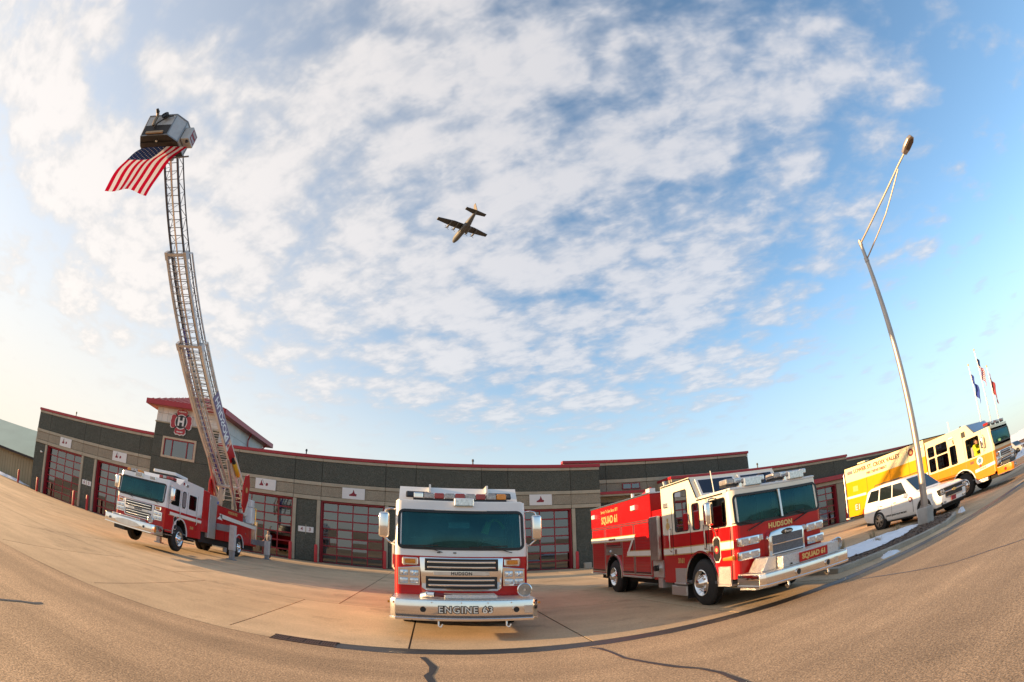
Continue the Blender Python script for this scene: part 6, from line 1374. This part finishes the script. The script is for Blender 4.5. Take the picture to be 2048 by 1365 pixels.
# ================================================================== far hill
def hill():
    rnd = random.Random(5); b = MB(); n = 60; rows = []
    for i in range(n + 1):
        az = R(55 + 65 * i / n); 
        k = min(1, max(0, (i - 2) / 12)); h0 = 9.5 * k * (0.8 + .25 * math.sin(i * .35) + .1 * rnd.random())
        d = Vector((math.sin(az), math.cos(az))); rows.append([b.bm.verts.new((d.x * r, d.y * r, z)) for r, z in ((230, -.05), (280, h0 * .35), (330, h0 * .7), (380, h0), (480, h0 * 1.05), (700, -1))])
    for A_, B_ in zip(rows[:-1], rows[1:]):
        for j in range(5): b.bm.faces.new((A_[j], A_[j + 1], B_[j + 1], B_[j]))
    o = b.build('hill', None or mat('hill_brush', (.20, .10, .05), .95, var=.5, scale=.06, fine=.5, fscale=.5), smooth=60); tag(o, kind='structure')
    for q, (az, r, w) in enumerate(((67, 262, 16), (69.5, 285, 20), (71, 300, 18), (74, 290, 24))):
        d = Vector((math.sin(R(az)), math.cos(R(az)))); c = d * r; pr = Vector((d.y, -d.x)); z = 9.0 * .3 * (r - 230) / 50
        b = MB(); b.face([(*(c - pr * w), z - .2), (*(c + pr * w), z - .2), (*(c + pr * w * .6 + d * 22), z + 3.2), (*(c - pr * w * .8 + d * 22), z + 3.2)]); tag(b.build('snow_field', M_SNOW), kind='structure')
hill()

# ================================================================== transport aircraft overhead
def aircraft():
    m = mat('aircraft_grey', (.13, .135, .14), .55, var=.15, scale=.3); md = mat('aircraft_dark', (.07, .072, .075), .6)
    e = empty('transport_aircraft', (13.16 + 0, 271.0, 203.3), 0, 'dark four-propeller transport aircraft flying overhead', 'aircraft')
    fw = Vector((math.cos(R(120)) * math.cos(R(-14)), math.sin(R(120)) * math.cos(R(-14)), math.sin(R(-14)))); rt = Vector((math.sin(R(120)), -math.cos(R(120)), 0)); u0 = rt.cross(fw); c, s_ = math.cos(R(5)), math.sin(R(5)); rt, u = rt * c + u0 * s_, u0 * c - rt * s_
    e.matrix_world = Matrix(((rt.x, fw.x, u.x, 13.16), (rt.y, fw.y, u.y, 271.0), (rt.z, fw.z, u.z, 203.3), (0, 0, 0, 1)))
    # local x right wing, y nose, z up
    b = MB(); secs = []
    for y, hw, z0, z1 in ((15.2, .1, -.9, -.6), (14.6, .9, -1.6, .1), (13.2, 1.6, -2.0, 1.1), (11, 2.1, -2.3, 1.9), (6, 2.15, -2.4, 2.1), (0, 2.15, -2.4, 2.1), (-4, 2.1, -2.2, 2.1), (-8, 1.6, -.6, 2.1), (-12, 1.0, .8, 2.1), (-14.6, .35, 1.5, 2.0)):
        zc, hz = (z0 + z1) / 2, (z1 - z0) / 2; secs.append([(hw * math.cos(2 * PI * i / 16), y, zc + hz * math.sin(2 * PI * i / 16)) for i in range(16)])
    loft(b, secs); b.build('fuselage', m, e, smooth=50)
    for s in (-1, 1):
        b = MB(); 
        def wing(b, pts, z, t): b.prism(pts, 'z', z - t, z + t)
        wing(b, [(0, 4.6), (s * 8, 4.5), (s * 20.2, 3.3), (s * 20.2, 1.0), (s * 8, -.6), (0, -.6)], 2.2, .28); b.build('wing', md, e)
        b = MB(); wing(b, [(0, -11.2), (s * 8, -12.4), (s * 8, -14.6), (0, -15.0)], 1.9, .18); b.build('tailplane', md, e)
        MB().lathe([(-3.6, .0), (-3.2, .7), (0, .95), (3.0, .75), (3.4, .0)], 'y', (s * 1.9, 0, -1.7), 14).build('gear_sponson', m, e, smooth=50)
        for x in (5.2, 10.3):
            n_ = empty('engine_nacelle', (s * x, 0, 1.6)); n_.parent = e
            MB().lathe([(-1.0, .1), (0, .6), (3.5, .68), (5.6, .55), (6.6, .40), (7.0, 0)], 'y', seg=14).build('cowling', m, n_, smooth=50)
            b = MB()
            for k in range(4): a = k * PI / 2 + .5; b.bar((0, 6.4, 0), (math.cos(a) * 2.05, 6.4, math.sin(a) * 2.05), .34, .09, up=(0, 1, 0))
            b.rod((0, 6.2, 0), (0, 7.2, 0), .3, .05, 10); b.build('propeller', md, n_)
    MB().prism([(-8.5, 2.0), (-12.0, 4.4), (-13.6, 8.6), (-15.4, 8.6), (-15.2, 1.9)], 'x', -.2, .2).build('tail_fin', mat('fin_tan', (.17, .14, .11), .55), e)
aircraft()

# ================================================================== people
def person(name, joints, edges, rad, label, z_split, mats, head, extra=None):
    """one continuous skinned body; joints dict, edges list, rad dict. z_split(face centre) -> material index"""
    me = bpy.data.meshes.new(name); ks = list(joints); me.from_pydata([joints[k] for k in ks], [(ks.index(a), ks.index(b)) for a, b in edges], []); o = bpy.data.objects.new(name, me); COL.objects.link(o)
    sk = o.modifiers.new('skin', 'SKIN'); ss = o.modifiers.new('sub', 'SUBSURF'); ss.levels = ss.render_levels = 2
    for i, k in enumerate(ks):
        v = me.skin_vertices[0].data[i]; r = rad[k]; v.radius = r if isinstance(r, tuple) else (r, r); v.use_root = (k == 'pelvis')
    bpy.context.view_layer.update()
    m2 = bpy.data.meshes.new_from_object(o.evaluated_get(bpy.context.evaluated_depsgraph_get())); o.modifiers.clear(); o.data = m2; m2.materials.clear()
    for m in mats: m2.materials.append(m)
    for p in m2.polygons: p.material_index = z_split(p.center); p.use_smooth = True
    tag(o, label, 'person')
    return o
M_SKIN = mat('skin', (.50, .28, .19), .55); M_HAIR = mat('dark_hair', (.03, .02, .015), .7); M_NAVY = mat('dark_uniform', (.018, .02, .03), .8); M_TOP = mat('grey_shirt', (.16, .16, .18), .8); M_HV = mat('hi_vis_yellow', (.62, .66, .02), .6, var=.08, scale=6)
def face_bits(par, c, f, r=.1):
    """eyes, nose, ears and hair on a head at c that looks along f"""
    f = Vector(f).normalized(); s = f.cross(Vector((0, 0, 1))).normalized(); c = Vector(c)
    b = MB(); b.rod(c + f * r * .85 + Vector((0, 0, .015)), c + f * r * 1.18 - Vector((0, 0, .03)), .012, .018, 6)
    for q in (-1, 1): b.rod(c + s * q * r * .82 + Vector((0, 0, -.01)), c + s * q * r * 1.02 + Vector((0, 0, .0)), .026, .02, 8)
    b.build('nose_and_ears', M_SKIN, par)
    for q in (-1, 1): MB().rod(c + f * r * .86 + s * q * .034 + Vector((0, 0, .02)), c + f * r * .97 + s * q * .034 + Vector((0, 0, .02)), .012, .008, 8).build('eye', M_BLK, par)
    MB().bar(c + f * r * .93 + s * .03 - Vector((0, 0, .06)), c + f * r * .93 - s * .03 - Vector((0, 0, .06)), .01, .01).build('mouth', M_SIGNR, par)
    b = MB(); bmesh.ops.create_icosphere(b.bm, subdivisions=2, radius=r * 1.1); bmesh.ops.transform(b.bm, matrix=Matrix.Translation(c - f * .018 + Vector((0, 0, .03))) @ Matrix.Diagonal((1, 1, 1.08, 1)), verts=b.bm.verts)
    bmesh.ops.delete(b.bm, geom=[v for v in b.bm.verts if (v.co - c).dot(f) > .045 and v.co.z < c.z + .07 or v.co.z < c.z - .06], context='VERTS'); b.build('hair', M_HAIR, par, smooth=60)
def hand_bits(par, w, d, m):
    """five bent fingers rooted in a palm at wrist w pointing along d"""
    d = Vector(d).normalized(); s = d.cross(Vector((0, 0, 1))); s = s.normalized() if s.length > .1 else Vector((1, 0, 0)); n = s.cross(d); w = Vector(w)
    b = MB()
    for i, L_ in enumerate((.060, .072, .066, .052)):
        a = w + d * .075 + s * (.03 - i * .02); k = a + d * L_ * .55 - n * .012; b.rod(a, k, .009, .008, 6); b.rod(k, k + d * L_ * .4 - n * .03, .008, .007, 6)
    a = w + d * .03 + s * .035; b.rod(a, a + d * .03 + s * .03, .011, .009, 6); b.rod(a + d * .03 + s * .03, a + d * .058 + s * .034, .009, .008, 6)
    b.bar(w, w + d * .085, .078, .028, up=n); b.build('hand', m, par)
def stander():
    J = dict(pelvis=(0, 0, .93), spine=(.02, -.02, 1.12), chest=(.05, -.05, 1.34), neck=(.07, -.09, 1.50), head=(.09, -.12, 1.58), crown=(.10, -.13, 1.70), sl=(-.17, -.04, 1.42), el=(-.23, -.12, 1.16), wl=(-.12, -.32, 1.05), sr=(.26, -.06, 1.42), er=(.33, -.12, 1.15), wr=(.24, -.34, 1.06),
             hl=(-.10, .0, .88), kl=(-.13, -.05, .49), al=(-.13, .04, .09), tl=(-.14, -.14, .04), hr=(.11, .0, .88), kr=(.15, -.09, .49), ar=(.16, .0, .09), tr=(.17, -.18, .04))
    E_ = [('pelvis', 'spine'), ('spine', 'chest'), ('chest', 'neck'), ('neck', 'head'), ('head', 'crown'), ('chest', 'sl'), ('sl', 'el'), ('el', 'wl'), ('chest', 'sr'), ('sr', 'er'), ('er', 'wr'), ('pelvis', 'hl'), ('hl', 'kl'), ('kl', 'al'), ('al', 'tl'), ('pelvis', 'hr'), ('hr', 'kr'), ('kr', 'ar'), ('ar', 'tr')]
    RD = dict(pelvis=(.15, .11), spine=(.145, .11), chest=(.16, .12), neck=.055, head=.095, crown=.075, sl=.075, el=.05, wl=.035, sr=.075, er=.05, wr=.035, hl=.10, kl=.066, al=.05, tl=.04, hr=.10, kr=.066, ar=.05, tr=.04)
    o = person('person', J, E_, RD, 'person in dark trousers and grey shirt standing behind the rear outrigger beam', lambda c: 1 if c.z < .97 else (2 if c.z > 1.50 or (c.y < -.26) else 0), [M_TOP, M_NAVY, M_SKIN], J['head'])
    o.location = (-9.75, 29.1, 0); o.rotation_euler = (0, 0, R(-35)); face_bits(o, (.095, -.125, 1.61), (.1, -1, -.15)); hand_bits(o, J['wl'], (.2, -.9, -.3), M_SKIN); hand_bits(o, J['wr'], (-.1, -.9, -.3), M_SKIN)
stander()
def driver():
    J = dict(pelvis=(0, 0, .0), spine=(0, -.01, .20), chest=(0, -.03, .42), neck=(0, -.05, .58), head=(0, -.08, .66), crown=(0, -.09, .78), sl=(-.20, -.03, .48), el=(-.26, -.20, .27), wl=(-.14, -.42, .32), sr=(.20, -.03, .48), er=(.25, -.20, .27), wr=(.12, -.42, .32), hl=(-.11, -.05, -.02), kl=(-.13, -.46, .03), al=(-.13, -.52, -.38), tl=(-.13, -.70, -.42), hr=(.11, -.05, -.02), kr=(.13, -.46, .03), ar=(.13, -.52, -.38), tr=(.13, -.70, -.42))
    E_ = [('pelvis', 'spine'), ('spine', 'chest'), ('chest', 'neck'), ('neck', 'head'), ('head', 'crown'), ('chest', 'sl'), ('sl', 'el'), ('el', 'wl'), ('chest', 'sr'), ('sr', 'er'), ('er', 'wr'), ('pelvis', 'hl'), ('hl', 'kl'), ('kl', 'al'), ('al', 'tl'), ('pelvis', 'hr'), ('hr', 'kr'), ('kr', 'ar'), ('ar', 'tr')]
    RD = dict(pelvis=(.16, .12), spine=(.16, .12), chest=(.18, .13), neck=.058, head=.095, crown=.075, sl=.09, el=.065, wl=.04, sr=.09, er=.065, wr=.04, hl=.10, kl=.07, al=.05, tl=.04, hr=.10, kr=.07, ar=.05, tr=.04)
    o = person('person', J, E_, RD, 'person in bright yellow jacket sitting at open window of the yellow engine', lambda c: 1 if c.z < .02 else (2 if c.z > .575 or c.y < -.38 else 0), [M_HV, M_NAVY, M_SKIN], J['head'])
    o.location = (24.52, 12.62, 1.83); o.scale = (1.08, 1.08, 1.08); face_bits(o, (0, -.08, .69), (-.2, -1, 0)); hand_bits(o, J['wl'], (.1, -1, .1), M_SKIN); hand_bits(o, J['wr'], (-.1, -1, .1), M_SKIN)
driver()
# ================================================================== tidy: one piece per part, no fourth level
def tidy():
    bpy.context.view_layer.update()
    def depth(o):
        d = 0
        while o.parent: o = o.parent; d += 1
        return d
    for o in [o for o in COL.objects if depth(o) > 2]:
        while depth(o) > 2:
            w = o.matrix_world.copy(); old = o.parent; o.parent = old.parent; o.matrix_parent_inverse = old.parent.matrix_world.inverted(); o.matrix_basis = Matrix() ; o.matrix_world = w
    bpy.context.view_layer.update()
    for o in [o for o in COL.objects if o.type == 'EMPTY' and not o.children]: bpy.data.objects.remove(o)
    small = {'lug_nut', 'hand_hole', 'siding_rib', 'seam', 'tread', 'spoke', 'wood_chips', 'grille'}
    cache = {}
    def pieces(me):
        n = len(me.vertices); par = list(range(n))
        def find(a):
            while par[a] != a: par[a] = par[par[a]]; a = par[a]
            return a
        for e in me.edges:
            a, b = find(e.vertices[0]), find(e.vertices[1])
            if a != b: par[a] = b
        box = {}
        for v in me.vertices:
            r = find(v.index); c = v.co; q = box.get(r)
            if q is None: box[r] = [list(c), list(c)]
            else:
                for k in range(3): q[0][k] = min(q[0][k], c[k]); q[1][k] = max(q[1][k], c[k])
        roots = list(box)
        if len(roots) == 1 or len(roots) > 400: return None if len(roots) == 1 else len(roots), None
        g = {r: r for r in roots}
        def gf(a):
            while g[a] != a: a = g[a]
            return a
        e = .004
        for i, a in enumerate(roots):
            for b in roots[i + 1:]:
                A_, B_ = box[a], box[b]
                if all(A_[0][k] - e <= B_[1][k] and B_[0][k] - e <= A_[1][k] for k in range(3)):
                    x, y = gf(a), gf(b)
                    if x != y: g[x] = y
        lab = [gf(find(i)) for i in range(n)]
        return len(set(lab)), lab
    for o in list(COL.objects):
        if o.type != 'MESH' or o.get('kind') or o.parent is None: continue
        base = o.name.split('.')[0]
        if base in ('lettering', 'numeral', 'monogram'): o['kind'] = 'stuff'; continue
        me = o.data
        if me.users > 1: continue
        r = pieces(me)
        if not r or r[0] in (None, 1): continue
        k, lab = r
        if base in small or k > 14 or lab is None: o['kind'] = 'stuff'; continue
        keys = sorted(set(lab)); src = me.copy()
        for q, key in enumerate(keys):
            bm = bmesh.new(); bm.from_mesh(src); bm.verts.ensure_lookup_table(); bmesh.ops.delete(bm, geom=[v for v in bm.verts if lab[v.index] != key], context='VERTS')
            m2 = me if q == 0 else bpy.data.meshes.new(base); bm.to_mesh(m2); bm.free()
            if q:
                for mm in src.materials: m2.materials.append(mm)
                c = o.copy(); c.data = m2; COL.objects.link(c)
        bpy.data.meshes.remove(src)
tidy()
